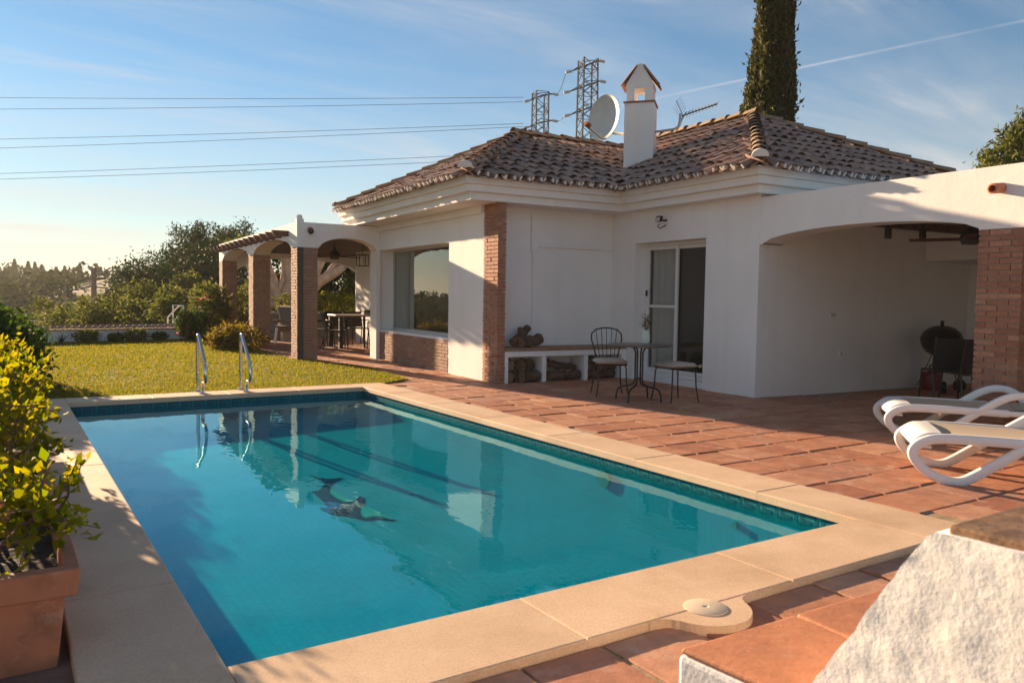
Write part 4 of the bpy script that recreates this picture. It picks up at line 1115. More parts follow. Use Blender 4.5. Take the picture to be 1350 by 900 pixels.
mesh_chair('black woven patio chair nearer the carport pillar', (9.80, 5.68, 0), R(150), group='black patio chairs in the carport')
mesh_chair('black patio chair partly behind another beside the barbecue', (9.92, 6.05, 0), R(140), group='black patio chairs in the carport')

# ================================================================== PORCH FURNITURE
dt = thing('dining_table', 'long outdoor dining table with pale top under the porch', 'table', (6.55, 18.95, 0))
mb = MB(); mb.box(5.75,7.6,18.5,19.45,.77,.81); mb.build('tabletop', M['table_top'], dt, bevel=.006)
for x in (5.82, 7.53):
    for y in (18.57, 19.38): mb = MB(); mb.box(x-.045,x+.045,y-.045,y+.045,-.01,.769); mb.build('leg', M['black_iron'], dt)
mb = MB(); mb.box(6.4,6.45,18.6,18.65,-.01,.769); mb.build('leg', M['black_iron'], dt)
ch_l = ['dark dining chair at the left end of the porch table, nearer the pillar', 'dark dining chair just right of the one by the pillar', 'dark dining chair at the right end of the table by the wall', 'dark dining chair behind the porch table', 'dark dining chair at the far side under the table plant']
for lab, loc, rz in zip(ch_l, [(5.60,19.42,0),(5.72,18.62,0),(6.62,18.02,0),(6.1,19.85,0),(6.65,19.82,0)], [R(95),R(80),R(180),R(0),R(5)]):
    mesh_chair(lab, loc, rz, 'dining_chair', 'dining chairs around the porch table', M['dark_metal'], True)
pp = thing('table_plant', 'low planter of green succulents on the dining table', 'plant', (6.72, 19.0, .81))
mb = MB(); mb.box(6.52,6.95,18.93,19.1,.811,.87); mb.build('trough', M['grey_stone'], pp)
crown('leaves', [((6.73,19.01,.90),(.2,.08,.04),260)], .05, LF['olive'], pp)
lc = thing('lounge_chair', 'grey cushioned garden armchair on splayed pale legs', 'armchair', (4.95, 21.3, 0), R(-65))
mb = MB(); mb.box(-.3,.3,-.32,.3,.30,.45); mb.build('seat', M['grey_cloth'], lc, local=True, bevel=.03)
mb = MB(); mb.obox((0,.36,.66), ((1,0,0),(0,1,.28),(0,-.28,1)), (.29,.07,.32)); mb.build('backrest', M['grey_cloth'], lc, local=True, bevel=.03)
for s in (-1,1):
    mb = MB(); mb.bar((s*.33,-.28,.42),(s*.35,-.36,0),.045); mb.build('leg', M['lounger'], lc, local=True)
    mb = MB(); mb.bar((s*.33,.3,.5),(s*.35,.52,0),.045); mb.build('leg', M['lounger'], lc, local=True)
    mb = MB(); mb.box(s*.33-.035,s*.33+.035,-.34,.34,.56,.60); mb.build('armrest', M['grey_cloth'], lc, local=True)
sb = thing('stone_block', 'small pale square side block beside the lounge chair', 'side table', (5.35, 21.9, 0))
mb = MB(); mb.box(5.2,5.5,21.75,22.05,-.01,.33); mb.build('block', M['grey_stone'], sb, bevel=.01)
mb = MB(); mb.box(5.17,5.53,21.72,22.08,.331,.36); mb.build('slab_top', M['grey_stone'], sb, bevel=.006)
gw = thing('low_wall', 'low grey rendered wall at the back of the porch', 'wall', (6.6, 23.2, 0))
mb = MB(); mb.box(4.8,7.95,23.1,23.35,-.02,.72); mb.build('wall_body', M['grey_wall'], gw)
mb = MB(); mb.box(4.78,7.97,23.07,23.38,.722,.77); mb.build('wall_cap', M['grey_stone'], gw, bevel=.006)

# ================================================================== PLANTERS AND BUSHES ON THE LEFT
pl_spec = [(3.06, .92), (4.20, .98), (5.40, .95), (6.6, .95)]
pl_labels = ['large terracotta trough planter nearest the camera at the frame edge', 'second terracotta trough planter, with the dark gap of soil showing', 'third terracotta trough planter half hidden by yellow leaves', 'farthest terracotta trough planter behind the yellow leaves']
def planter(v0, L, lab):
    c = uv(-.06, v0+L/2, -.02)
    t = thing('trough_planter', lab, 'planter', c, TP, 'terracotta planters beside the pool')
    mb = MB(); wt, wb, H, th = .54, .42, .37, .035; hl = L/2
    def ringq(w, l, z): return [(-w/2,-l,z),(w/2,-l,z),(w/2,l,z),(-w/2,l,z)]
    rs = [ringq(wb,hl-.06,0), ringq(wt-.07,hl-.015,H-.10), ringq(wt-.005,hl+.02,H-.095), ringq(wt+.02,hl+.03,H-.005), ringq(wt+.01,hl+.028,H), ringq(wt-2*th,hl-th,H), ringq(wt-2*th-.02,hl-th-.01,H-.09)]
    vs = [p for r in rs for p in r]; fs = [(3,2,1,0)]
    for k in range(len(rs)-1):
        for i in range(4): fs.append((k*4+i, k*4+(i+1)%4, k*4+4+(i+1)%4, k*4+4+i))
    mb.add(vs, fs); mb.build('pot', M['pot'], t, local=True, bevel=.01)
    mb = MB(); n = 8; w2, l2 = (wt-2*th-.02)/2, hl-th-.012; vs = []; fs = []
    for i in range(n+1):
        for j in range(n+1): vs.append((-w2+2*w2*i/n, -l2+2*l2*j/n, H-.075+random.uniform(-.012,.012)))
    for i in range(n):
        for j in range(n): fs.append((i*(n+1)+j, (i+1)*(n+1)+j, (i+1)*(n+1)+j+1, i*(n+1)+j+1))
    mb.add(vs, fs); mb.build('soil', M['soil'], t, local=True)
    return t
for (v0, L), lab in zip(pl_spec, pl_labels): planter(v0, L, lab)
def shrub(base_u, v0, v1, tops, label, nleaf, seed):
    """leggy bougainvillea-like shrub: stems from the soil, leaves along the twig ends"""
    random.seed(seed)
    tops = [(u_, v_, .27+(z_-.27)*(.66 if u_ > 0 else .78), k_) for u_, v_, z_, k_ in tops]
    c = uv(base_u, (v0+v1)/2, .27); t = thing('potted_shrub', label, 'shrub', c, group='yellow leaved shrubs in the planters')
    mb = MB(); P = []; D = []
    for (u, v, z, k) in tops:
        b = uv(base_u+random.uniform(-.12,.12), random.uniform(v0+.1, v1-.1), .27); e = uv(u, v, z)
        limb(mb, b, e, .011, .004, .07, 6, 6)
        for q in range(k):
            s = b.lerp(e, random.uniform(.58, 1)); tw = s+Vector((random.gauss(0,.11), random.gauss(0,.13), random.gauss(.03,.10)))
            if to_uv(tw.x, tw.y)[0] > .31: continue
            mb.tube([s, s.lerp(tw,.5)+Vector((0,0,.015)), tw], [.004,.003,.0015], 5)
            for r in range(nleaf):
                w = random.random(); p = s.lerp(tw, .25+.85*w)+Vector((random.gauss(0,.022), random.gauss(0,.022), random.gauss(0,.022)))
                if to_uv(p.x, p.y)[0] > .31: continue
                P.append(p); D.append((tw-s).normalized()*.7+Vector((0,0,.15)))
    mb.build('stems', M['trunk'], t, smooth=60)
    V, F = leaf_arrays(np.array([tuple(p) for p in P]), .047, .6, 0, np.array([tuple(d) for d in D]), .3)
    fast_mesh('leaves', V, F, LF['lime'], t)
    random.seed(seed+100)
shrub(-.05, 3.1, 3.95, [(.14,3.2,.66,9),(.20,3.32,.68,9),(.12,3.45,.70,7),(-.04,3.25,.6,4),(.0,3.7,.66,3),(.22,3.55,.64,5),(-.14,3.45,.66,4)], 'sparse yellow leaved shrub growing in the nearest planter', 16, 3)
shrub(-.05, 4.25, 5.15, [(.14,4.4,.78,8),(.0,4.5,.95,9),(.20,4.9,.72,7),(-.1,4.8,1.0,9),(.1,5.0,.9,9),(-.2,4.4,.95,8),(.27,4.65,.58,4)], 'yellow green shrub in the second planter', 18, 5)
shrub(-.05, 5.45, 6.35, [(.12,5.6,.85,12),(.0,5.8,1.02,13),(.16,6.1,.85,12),(-.1,6.0,1.08,13),(.08,6.3,.98,13),(-.2,5.7,1.05,12),(.2,5.7,.68,8),(.02,5.5,.7,10)], 'dense yellow shrub in the third planter', 19, 8)
shrub(-.05, 6.6, 7.5, [(.12,6.8,.85,12),(.0,7.0,1.05,14),(.16,7.2,.8,12),(-.1,7.1,1.1,14),(.1,7.4,.95,12),(-.2,6.9,1.08,12),(.18,6.7,.68,8)], 'yellow shrub in the farthest planter before the dark hedge', 19, 12)
random.seed(21)
hd = thing('round_hedge', 'big rounded dark green bush at the left edge of the lawn', 'hedge', (-.95, 12.6, 0))
mb = MB()
for k in range(9): limb(mb, (-.95+random.uniform(-.2,.2),12.5+random.uniform(-.2,.2),0), (-.95+random.uniform(-.6,.6),12.5+random.uniform(-.9,.9),random.uniform(.6,.9)), .03, .01, .08)
mb.build('stems', M['trunk'], hd)
crown('foliage', [((-.92,11.9,.48),(.70,.85,.50),6200),((-.95,13.1,.5),(.7,.8,.54),4800),((-1.6,12.2,.65),(.8,1.0,.6),4800),((-.66,11.4,.32),(.42,.5,.34),2400),((-1.15,12.4,.95),(.45,.7,.26),2600)], .075, LF['dark'], hd, .55, 0, (14, .05))

# ---- low white wall at the end of the garden with a tile cap
wl = thing('garden_wall', 'long low white garden wall with clay tile cap', 'wall', (1, 23.3, 0))
ga, gb = Vector((-6.5, 20.9, 0)), Vector((3.35, 23.35, 0)); gd = (gb-ga).normalized(); gn = Vector((-gd.y, gd.x, 0))
mb = MB(); mb.obox((ga+gb)/2+Vector((0,0,.12)), (gd, gn, UPV), ((gb-ga).length/2, .1, .20)); mb.build('wall_body', P_, wl)
mb = MB(); n_ = int((gb-ga).length/.16)
for k in range(n_):
    for s in (-1, 1):
        c = ga+gd*(.08+.16*k)+Vector((0,0,.40)); barrel(mb, c-gn*s*(-.19)*1-Vector((0,0,.055)), c+Vector((0,0,.02)), .068, .06, gd, UPV, .8, 6)
mb.obox((ga+gb)/2+Vector((0,0,.325)), (gd, gn, UPV), ((gb-ga).length/2, .15, .012))
mb.build('cap_tiles', M['brick_brown'], wl, smooth=60)
gp = [('spiky_plant', 'grey green spiky plant at the left end of the garden wall', -.05, 21.95, .42, 'spike'), ('border_shrub', 'clipped green shrub left of the pole before the garden wall', .5, 22.1, .34, 'b'),
      ('border_shrub', 'small dark shrub between the two clipped ones', 1.15, 22.3, .24, 'd'), ('border_shrub', 'clipped green shrub right of the pole before the garden wall', 1.62, 22.4, .34, 'b'),
      ('border_shrub', 'low dark shrub near the white stair rail', 2.2, 22.6, .25, 'd')]
for nm, lab, x, y, h, k in gp:
    t = thing(nm, lab, 'plant', (x, y, 0), group=None)
    if k == 'spike':
        mb = MB()
        for q in range(26):
            a = random.uniform(0, 6.28); d = Vector((math.cos(a), math.sin(a), 0)); l = random.uniform(.25,.5); e = random.uniform(.3,1.2)
            b = Vector((x,y,.02)); tip = b+d*l*math.cos(e)+Vector((0,0,l*math.sin(e))); sd = Vector((-d.y,d.x,0))*.018
            mb.add([b-sd, b+sd, tip], [(0,1,2)])
        mb.build('blades', LF['agave'], t)
    else:
        crown('foliage', [((x,y,h*.55),(.32 if k == 'b' else .2, .22, h*.5),900)], .06, LF['olive'] if k == 'b' else LF['dark'], t)
        mb = MB()
        for q in range(5): limb(mb, (x,y,0), (x+random.uniform(-.15,.15), y+random.uniform(-.1,.1), h*.7), .012, .005)
        mb.build('stems', M['trunk'], t)
# ---- white metal stair rail
sr = thing('stair_railing', 'white metal stair railing at the end of the garden wall', 'railing', (2.75, 22.6, 0))
mb = MB()
def gpt(px, py, dd=22.2): return at(px, py, dd)
A = [gpt(221,418), gpt(228,402), gpt(242,403), gpt(221,449), gpt(228,450), gpt(242,418), gpt(229,417), gpt(242,430)]
mb.tube([A[3], A[0], A[1]+Vector((.16,0,-.02)), A[2]+Vector((0,0,.0)), A[5]], .022, 7); mb.tube([A[4], A[1], A[2]], .022, 7); mb.tube([A[6]+Vector((0,0,-.15)), A[2]+Vector((0,0,-.05))], .018, 7)
B = [gpt(x, y, 22.7) for x, y in ((252,419),(252,405),(262,404),(262,420))]; mb.tube(B, .02, 7)
mb.build('rails', M['white_alu'], sr)
for k in range(3):
    mb = MB(); c = gpt(226+k*3, 449-k*8, 22.3+k*.25); mb.obox(c, (_r0, (-_r0[1],_r0[0],0), (0,0,1)), (.32,.14,.02)); mb.build('tread', M['white_alu'], sr)

# ---- bushes near the porch
def bush(name, label, c, rad, n, size, mat, cat='bush', flowers=None, clump=(12,.05)):
    t = thing(name, label, cat, (c[0], c[1], 0))
    mb = MB()
    for q in range(7): limb(mb, (c[0]+random.uniform(-.1,.1),c[1]+random.uniform(-.1,.1),-.02), (c[0]+random.uniform(-.5,.5)*rad[0], c[1]+random.uniform(-.5,.5)*rad[1], c[2]+random.uniform(-.1,.5)*rad[2]), .02, .007)
    mb.build('stems', M['trunk'], t)
    bl = [(c, rad, n//2)]
    for q in range(5):
        o = np.array(c)+np.array(rad)*rng.uniform(-.55,.55,3); bl.append((tuple(o), tuple(np.array(rad)*.55), n//10))
    crown('foliage', bl, size, mat, t, .45, 0, clump)
    if flowers:
        P = blob_points((c[0]-.15, c[1]-rad[1]*.4, c[2]-.1), (rad[0]*.8, rad[1]*.6, rad[2]*.7), flowers, .8)
        V, F = leaf_arrays(P, .075, .9); fast_mesh('blossoms', V, F, M['pink'], t)
    return t
bush('golden_bush', 'golden green low bush at the foot of the middle brick pillar', (3.45, 18.9, .26), (.62,.55,.34), 4200, .075, LF['bushy'])
bush('flowering_shrub', 'tall shrub with pink blossoms left of the porch', (3.55, 23.2, .75), (.55,.5,.85), 4200, .09, LF['olive'], 'shrub', 60)
bush('flowering_shrub', 'lower dark green shrub beside the white stair railing', (3.0, 22.3, .4), (.42,.4,.5), 3000, .08, LF['dark'], 'shrub', 26)
bush('flowering_shrub', 'loose leafy shrub between the far brick pillars', (5.0, 26.2, .8), (.9,.6,.9), 4000, .1, LF['olive'], 'shrub', 40)
bush('yellow_shrub', 'bright yellow green shrub behind the porch table', (8.0, 26.2, .75), (1.7,.6,.62), 5200, .11, LF['lime'], 'shrub')
bush('yellow_shrub', 'mid green bush behind the low grey wall', (6.5, 25.6, .7), (.9,.5,.7), 3000, .1, LF['olive'], 'shrub')

# ================================================================== TREES
def tree(name, label, base, h, blobs, size, mat, tr=.2, cat='tree', group=None, clump=(16,.25), asp=.45, up=0.0, bark=None, limbs=True):
    b = Vector(base); t = thing(name, label, cat, b, group=group)
    mb = MB(); limb(mb, b-Vector((0,0,.3)), b+Vector((0,0,h)), tr, tr*.3, .02, 7, 8)
    if limbs:
        for c, rad, n in blobs[:10]: limb(mb, b+Vector((0,0,h*random.uniform(.35,.8))), c, tr*.4, tr*.1, .06, 5, 6)
    mb.build('trunk', bark or M['trunk'], t, smooth=60)
    crown('crown', blobs, size, mat, t, asp, up, clump)
    return t
def gz(x, y): return terrain(x, y)
def pinecrown(c, R_, H, n, m=16):
    bl = []
    for k in range(m):
        a = random.uniform(0, 6.28); q = random.random()**.6; z = random.uniform(-.5,.5)
        bl.append(((c[0]+R_*q*math.cos(a)*(1-.35*abs(z)), c[1]+R_*q*math.sin(a), c[2]+H*z), (R_*random.uniform(.28,.42), R_*random.uniform(.28,.42), H*random.uniform(.12,.2)), n//m))
    return bl
def at_g(px, depth): 
    p = at(px, 400, depth); return p.x, p.y
random.seed(5)
# big dark pines left of the porch
for (px, dep, top, wid, lab, mk) in ((235, 44, 330, 3.0, 'broad dark pine left of the porch, nearest of the clump', 'pine'), (270, 50, 302, 3.4, 'tallest dark pine with a pointed top left of the porch', 'pine'),
      (308, 56, 304, 1.7, 'dark pine rising just above the porch roof', 'pine'), (205, 38, 372, 1.7, 'rounded green tree lower than the pines beside it', 'olive'), (190, 52, 380, 2.2, 'low dark green tree at the left foot of the pines', 'pine')):
    x, y = at_g(px, dep); zt = at(px, top, dep).z; zb = gz(x, y); H = zt-zb
    bl = pinecrown((x, y, zb+H*.56), wid*1.12, H*.80, 34000, 36)
    if 'pointed' in lab:
        bl += [((x-.4+.0*k, y, zt-.25-.62*k), (.22+.2*k, .22+.2*k, .5), 260+120*k) for k in range(6)]
    tree('pine_tree', lab, (x, y, zb), H*.8, bl, .21, LF[mk], .3, 'tree', 'trees left of the porch', (14, .2), .38)
# lighter shrubs/trees just past the garden wall
for (px, dep, top, wid, lab) in ((100, 33, 409, 1.6, 'yellow green bush left of the wooden pole beyond the garden wall'), (150, 31, 403, 1.5, 'yellow green bush right of the wooden pole beyond the garden wall'), (176, 34, 390, 1.6, 'green bushy tree behind the garden wall below the pines'), (210, 30, 395, 1.5, 'bushy green tree behind the right end of the garden wall'), (75, 37, 402, 1.5, 'bush behind the left end of the garden wall'), (240, 28, 388, 1.2, 'feathery golden shrub tree behind the stair railing')):
    x, y = at_g(px, dep); zt = at(px, top, dep).z; zb = gz(x, y); H = zt-zb
    tree('garden_tree', lab, (x, y, zb), H*.7, pinecrown((x, y, zb+H*.55), wid, H*.85, 6000, 12), .17, LF['olive'], .1, 'tree', 'bushes beyond the garden wall', (14, .14))
# trees seen through and behind the porch
for (x, y, H, wid, lab, mk) in ((8.6, 33, 3.7, 1.9, 'dark tree behind the pale branched tree', 'pine'), (12.2, 34, 4.0, 2.2, 'dark tree seen through the right of the porch arch', 'dark'), (10.6, 30, 3.2, 1.3, 'olive tree seen through the porch arch', 'olive'), (13.6, 29, 3.6, 1.2, 'bright bushy tree by the white porch pier', 'olive')):
    tree('garden_tree', lab, (x, y, gz(x, y)), H*.7, pinecrown((x, y, H*.5), wid, H*.75, 8000, 16), .22, LF[mk], .15, 'tree', 'trees behind the porch', (14, .16))
# pale bare-limbed tree behind the porch
pt = thing('pale_tree', 'thick pale branched tree behind the porch armchair', 'tree', (6.9, 27.2, 0))
mb = MB(); dd = 27.5
B = lambda px, py, d=dd: at(px, py, d)
mb.tube([B(384,452), B(380,430), B(377,415), B(374,400)], [.27,.23,.21,.19], 12)
for pts, rr in (([B(378,418),B(371,400),B(364,388),B(358,368),B(352,352),B(350,330),B(348,312)], [.3,.26,.23,.2,.18,.14,.09]), ([B(379,412),B(362,402),B(352,398),B(344,386),B(338,372),B(325,345)], [.22,.2,.17,.14,.12,.08]),
                ([B(376,402),B(380,385),B(384,370),B(380,350),B(377,325),B(374,312)], [.26,.22,.19,.16,.12,.08]), ([B(380,425),B(362,418),B(345,415),B(335,405)], [.24,.2,.17,.12]),
                ([B(384,395),B(405,388),B(420,372),B(438,362),B(452,352),B(456,342),B(452,325)], [.24,.22,.2,.17,.14,.11,.08]), ([B(392,395),B(410,372),B(420,352),B(428,335),B(426,310)], [.2,.18,.15,.12,.08]),
                ([B(425,368),B(440,350),B(446,335),B(444,310)], [.12,.1,.08,.06]), ([B(364,388),B(372,372),B(374,352),B(371,330)], [.12,.1,.08,.06]), ([B(400,385),B(408,360),B(406,335),B(400,310)], [.14,.12,.1,.07])):
    mb.tube(spline([tuple(p) for p in pts], 3), np.interp(np.linspace(0,1,(len(pts)-1)*3+1), np.linspace(0,1,len(rr)), rr), 9)
mb.build('trunk', M['pale_bark'], pt, smooth=60)
c0 = B(400, 285); crown('crown', [((c0.x-1.2,c0.y,2.9),(1.5,1.2,.4),600),((c0.x+1,c0.y,2.9),(1.2,1.2,.35),500)], .16, LF['olive'], pt)
# cypresses and right tree
def cypress(label, base, h, r, n, size=.2, mat='cypress', group=None, phase=0):
    b = Vector(base); t = thing('cypress_tree', label, 'cypress', b, group=group)
    mb = MB(); limb(mb, b-Vector((0,0,.2)), b+Vector((0,0,h*.95)), r*.22, .02, .004, 8, 8)
    for k in range(26):
        z = h*random.uniform(.08,.92); a = random.uniform(0,6.28); rr = r*.75*(1-z/h*.6); limb(mb, b+Vector((0,0,z)), b+Vector((rr*math.cos(a), rr*math.sin(a), z+rr*1.3)), .03, .008, .03, 3, 5)
    mb.build('trunk', M['trunk'], t)
    zz = rng.random(n)**.85; a = rng.uniform(0, 2*np.pi, n)
    prof = r*np.clip(np.minimum(1, (zz+.03)/.10), .3, 1)*(1-zz**2.2)**.75*(1+.10*np.sin(zz*31+a*2+phase)+.13*np.sin(a*5+zz*17))
    k = .55+.5*rng.random(n)**.5
    tuft = (rng.random(n) < .30) & (np.sin(a*7+zz*53)*np.sin(zz*71-a*3) > .55); k[tuft] *= rng.uniform(1.0, 1.38, tuft.sum())
    P = np.stack([b.x+prof*k*np.cos(a), b.y+prof*k*np.sin(a), b.z+zz*h], 1)
    D = np.stack([np.cos(a)*.55, np.sin(a)*.55, np.full(n, 1.0)], 1)
    V, F = leaf_arrays(P, size, .42, 0, D, .3); fast_mesh('crown', V, F, LF[mat], t)
    return t
cx_, cy_ = at_g(1009, 17.5)
cypress('tall dark cypress column rising behind the villa roof', (cx_, cy_, -.1), 12.0, .54, 42000, .12)
for (px, dep, top, lab) in ((976, 26, 128, 'small conifer tip showing left of the tall cypress'), (970, 27, 143, 'smallest conifer tip peeping over the roof ridge')):
    x, y = at_g(px, dep); cypress(lab, (x, y, -.2), at(px, top, dep).z+.2, .5 if px > 972 else .45, 5000, .16)
for (x, y, h, lab) in ((-9.5, 33, 6.0, 'cypress beyond the lawn left of the frame'), (-12.5, 36, 6.8, 'taller cypress beyond the lawn left of the frame'), (-16, 40, 7.4, 'bushy cypress far left of the frame'), (-14, 35, 5.0, 'short cypress far left of the frame')):
    cypress(lab, (x, y, gz(x, y)), h-gz(x, y)-.3, .7, 4000, .3)
x, y = at_g(1345, 20); cz = at(1345, 200, 20).z
rt_t = tree('pepper_tree', 'feathery olive green tree above the carport wall at the right edge', (x+.8, y-.3, -.1), cz-.3, [((x-.3,y,cz-.3),(.8,.9,.7),2600),((x+.6,y-.2,cz+.15),(1.0,1.0,.8),3200),((x-.9,y+.2,cz-.65),(.5,.5,.35),700),((x+1.5,y-.6,cz+.2),(1.2,1.0,1.0),2600),((x-.05,y,cz+.45),(.4,.4,.35),420)], .17, LF['olive'], .16, 'tree', None, (26,.11), .3, -.5)

# ================================================================== FAR BACKGROUND
# wooded hillside as a mass
P = []
for k in range(2600):
    x = random.uniform(-95, 60); y = random.uniform(62, 330)
    z = terrain(x, y)
    if y < 100 and random.random() < .55: continue
    if abs(x-11) < 10 and 140 < y < 172: continue
    r = random.uniform(1.4, 3.2); n = 26
    az_ = math.degrees(math.atan2(x, y))
    if y < 172 and 1.2 < az_ < 5.2 and z+r*1.5 > 1.1+.004*y: continue
    P.append(blob_points((x, y, z+r*.7), (r, r, r*.85), n, .6))
P = np.concatenate(P); V, F = leaf_arrays(P, .95, .7)
tag(fast_mesh('hillside_wood', V, F, LF['far']), 'hazy wooded hillside of scrub and low trees', 'wood', kind='stuff')
for i, (px, top, dep) in enumerate(((20,342,250),(38,345,240),(47,346,255),(56,349,235),(75,354,240),(86,351,245),(106,347,230),(128,348,225),(141,356,235))):
    x, y = at_g(px, dep); zb = gz(x, y); zt = at(px, top, dep).z; h = max(5, zt-zb)
    t = thing('hill_conifer', 'hazy conifer silhouette on the far hill crest, number %s from the left' % ('one two three four five six seven eight nine'.split()[i]), 'conifer', (x, y, zb), group='conifers on the far hill crest')
    t['label'] = ['leftmost tall conifer on the far hill crest', 'second conifer from the left on the hill crest', 'slim conifer beside the second on the hill crest', 'conifer left of the gap on the hill crest', 'small conifer just right of the gap on the hill crest', 'tall conifer in the middle of the hill crest', 'spreading conifer nearest left of the wooden pole top', 'broad conifer just behind the wooden pole top', 'lowest conifer at the right end of the hill crest'][i]
    mb = MB(); mb.tube([(x,y,zb-.5),(x,y,zb+h)], [.25,.05], 6); mb.build('trunk', M['trunk'], t)
    n = 520; zz = rng.random(n); a = rng.uniform(0, 6.28, n); tier = .55+.45*np.abs(np.sin(zz*17+i)); rr = (1-zz)*1.9*tier+.15
    k = rng.random(n)**.5
    Pp = np.stack([x+rr*k*np.cos(a), y+rr*k*np.sin(a), zb+h*(.15+.85*zz)], 1); V, F = leaf_arrays(Pp, .75, .5); fast_mesh('crown', V, F, LF['far'], t)
def far_house(px, base_y, dep, w, d, h, lab, rh=1.2, rz=.25):
    p = at(px, base_y, dep); t = thing('hill_house', lab, 'house', (p.x, p.y, p.z), rz, 'houses on the far hillside')
    mb = MB(); mb.box(-w/2,w/2,-d/2,d/2,-4,h); mb.build('wall', M['hill_wall'], t, local=True)
    mb = MB(); o = .5; vs = [(-w/2-o,-d/2-o,h),(w/2+o,-d/2-o,h),(w/2+o,d/2+o,h),(-w/2-o,d/2+o,h),(-w/4,0,h+rh),(w/4,0,h+rh)]
    mb.add(vs, [(3,2,1,0),(0,1,5,4),(1,2,5),(2,3,4,5),(3,0,4)]); rf = mb.build('roof', M['far_roof'], t, local=True)
    mb = MB(); mb.box(-.35,.35,.1,.7,h+rh*.5,h+rh+.8); mb.build('chimney', M['hill_wall'], rf, local=True)
    for x0 in (-w*.27, w*.25):
        mb = MB(); mb.box(x0-w*.09, x0+w*.09, -d/2-.06, -d/2+.02, h*.35, h*.8); wn_ = mb.build('window', M['hill_wall'], t, local=True)
        mb = MB(); mb.box(x0-w*.075, x0+w*.075, -d/2-.09, -d/2-.061, h*.4, h*.76); mb.build('pane', M['far_glass'], wn_, local=True)
    return t
far_house(153, 383, 165, 4.6, 4, 1.9, 'white house with tiled roof on the far hillside', .8)
far_house(124, 399, 150, 3.4, 3, 1.6, 'lower pale house left of the white one on the hillside', .5)
mb = MB(); pts = []
for i in range(41):
    px = 60+i*4.2; el = max(0, 1-((px-155)/62)**2)**.8*22+2*math.sin(i*1.3)*.4
    p = at(px, 395, 1000); pts.append((p.x, p.y, el))
vs = []
for x, y, z in pts: vs += [(x, y, -8), (x, y+60, max(-6, z)), (x*1.02, y+260, -8)]
fs = []
for i in range(40): fs += [(3*i, 3*i+3, 3*i+4, 3*i+1), (3*i+1, 3*i+4, 3*i+5, 3*i+2)]
mb.add(vs, fs); tag(mb.build('mountain', M['mountain'], smooth=180), kind='structure')
# utility poles and wires
def upole(px, top, dep, r, lab, arms=True):
    x, y = at_g(px, dep); zt = at(px, top, dep).z; zb = gz(x, y)
    t = thing('utility_pole', lab, 'pole', (x, y, zb), group='wooden utility poles')
    mb = MB(); mb.tube([(x,y,zb-.3),(x,y,zt)], [r*1.15, r*.9], 10); mb.build('post', M['pole_wood'], t, smooth=60)
    if arms:
        for q, s in ((376,-1),(378,1)):
            p = at(px, q, dep); e = at(px+s*18, q+(4 if s < 0 else 2), dep); mb = MB(); mb.tube([p, e], .03, 7); mb.build('insulator', M['dark_metal'], t, smooth=60)
    return t
upole(124, 353, 36, .125, 'thick wooden utility pole beyond the garden wall', True)
upole(86, 376, 70, .13, 'thinner wooden utility pole farther down the slope', False)
def cable(lab, pts, r=.012, sag=0.0, group='low cables at the wooden poles', name='overhead_cable'):
    a, b = Vector(pts[0]), Vector(pts[1]); n = 16; Q = []
    for i in range(n+1): k = i/n; q = a.lerp(b, k); q.z -= sag*4*k*(1-k); Q.append(q)
    mb = MB(); mb.tube(Q, r, 5, cap=False); o = mb.build(name, M['galv' if name == 'power_line' else 'dark_metal'], smooth=60)
    tag(o, lab, 'cable', group); return o
cable('low cable running left from the wooden pole, upper one', (at(124,366,36), at(-60,404,30)), .014, .1)
cable('low cable running left from the wooden pole, lower one', (at(106,380,36), at(-60,410,26)), .014, .1)
cable('cable from the wooden pole to the right, topmost', (at(124,357,36), at(300,356,52)), .014, .1)
cable('cable from the wooden pole to the right, middle one', (at(124,361,36), at(300,362,52)), .014, .1)
cable('cable from the wooden pole to the right, lowest one', (at(124,367,36), at(300,363,40)), .016, .1)
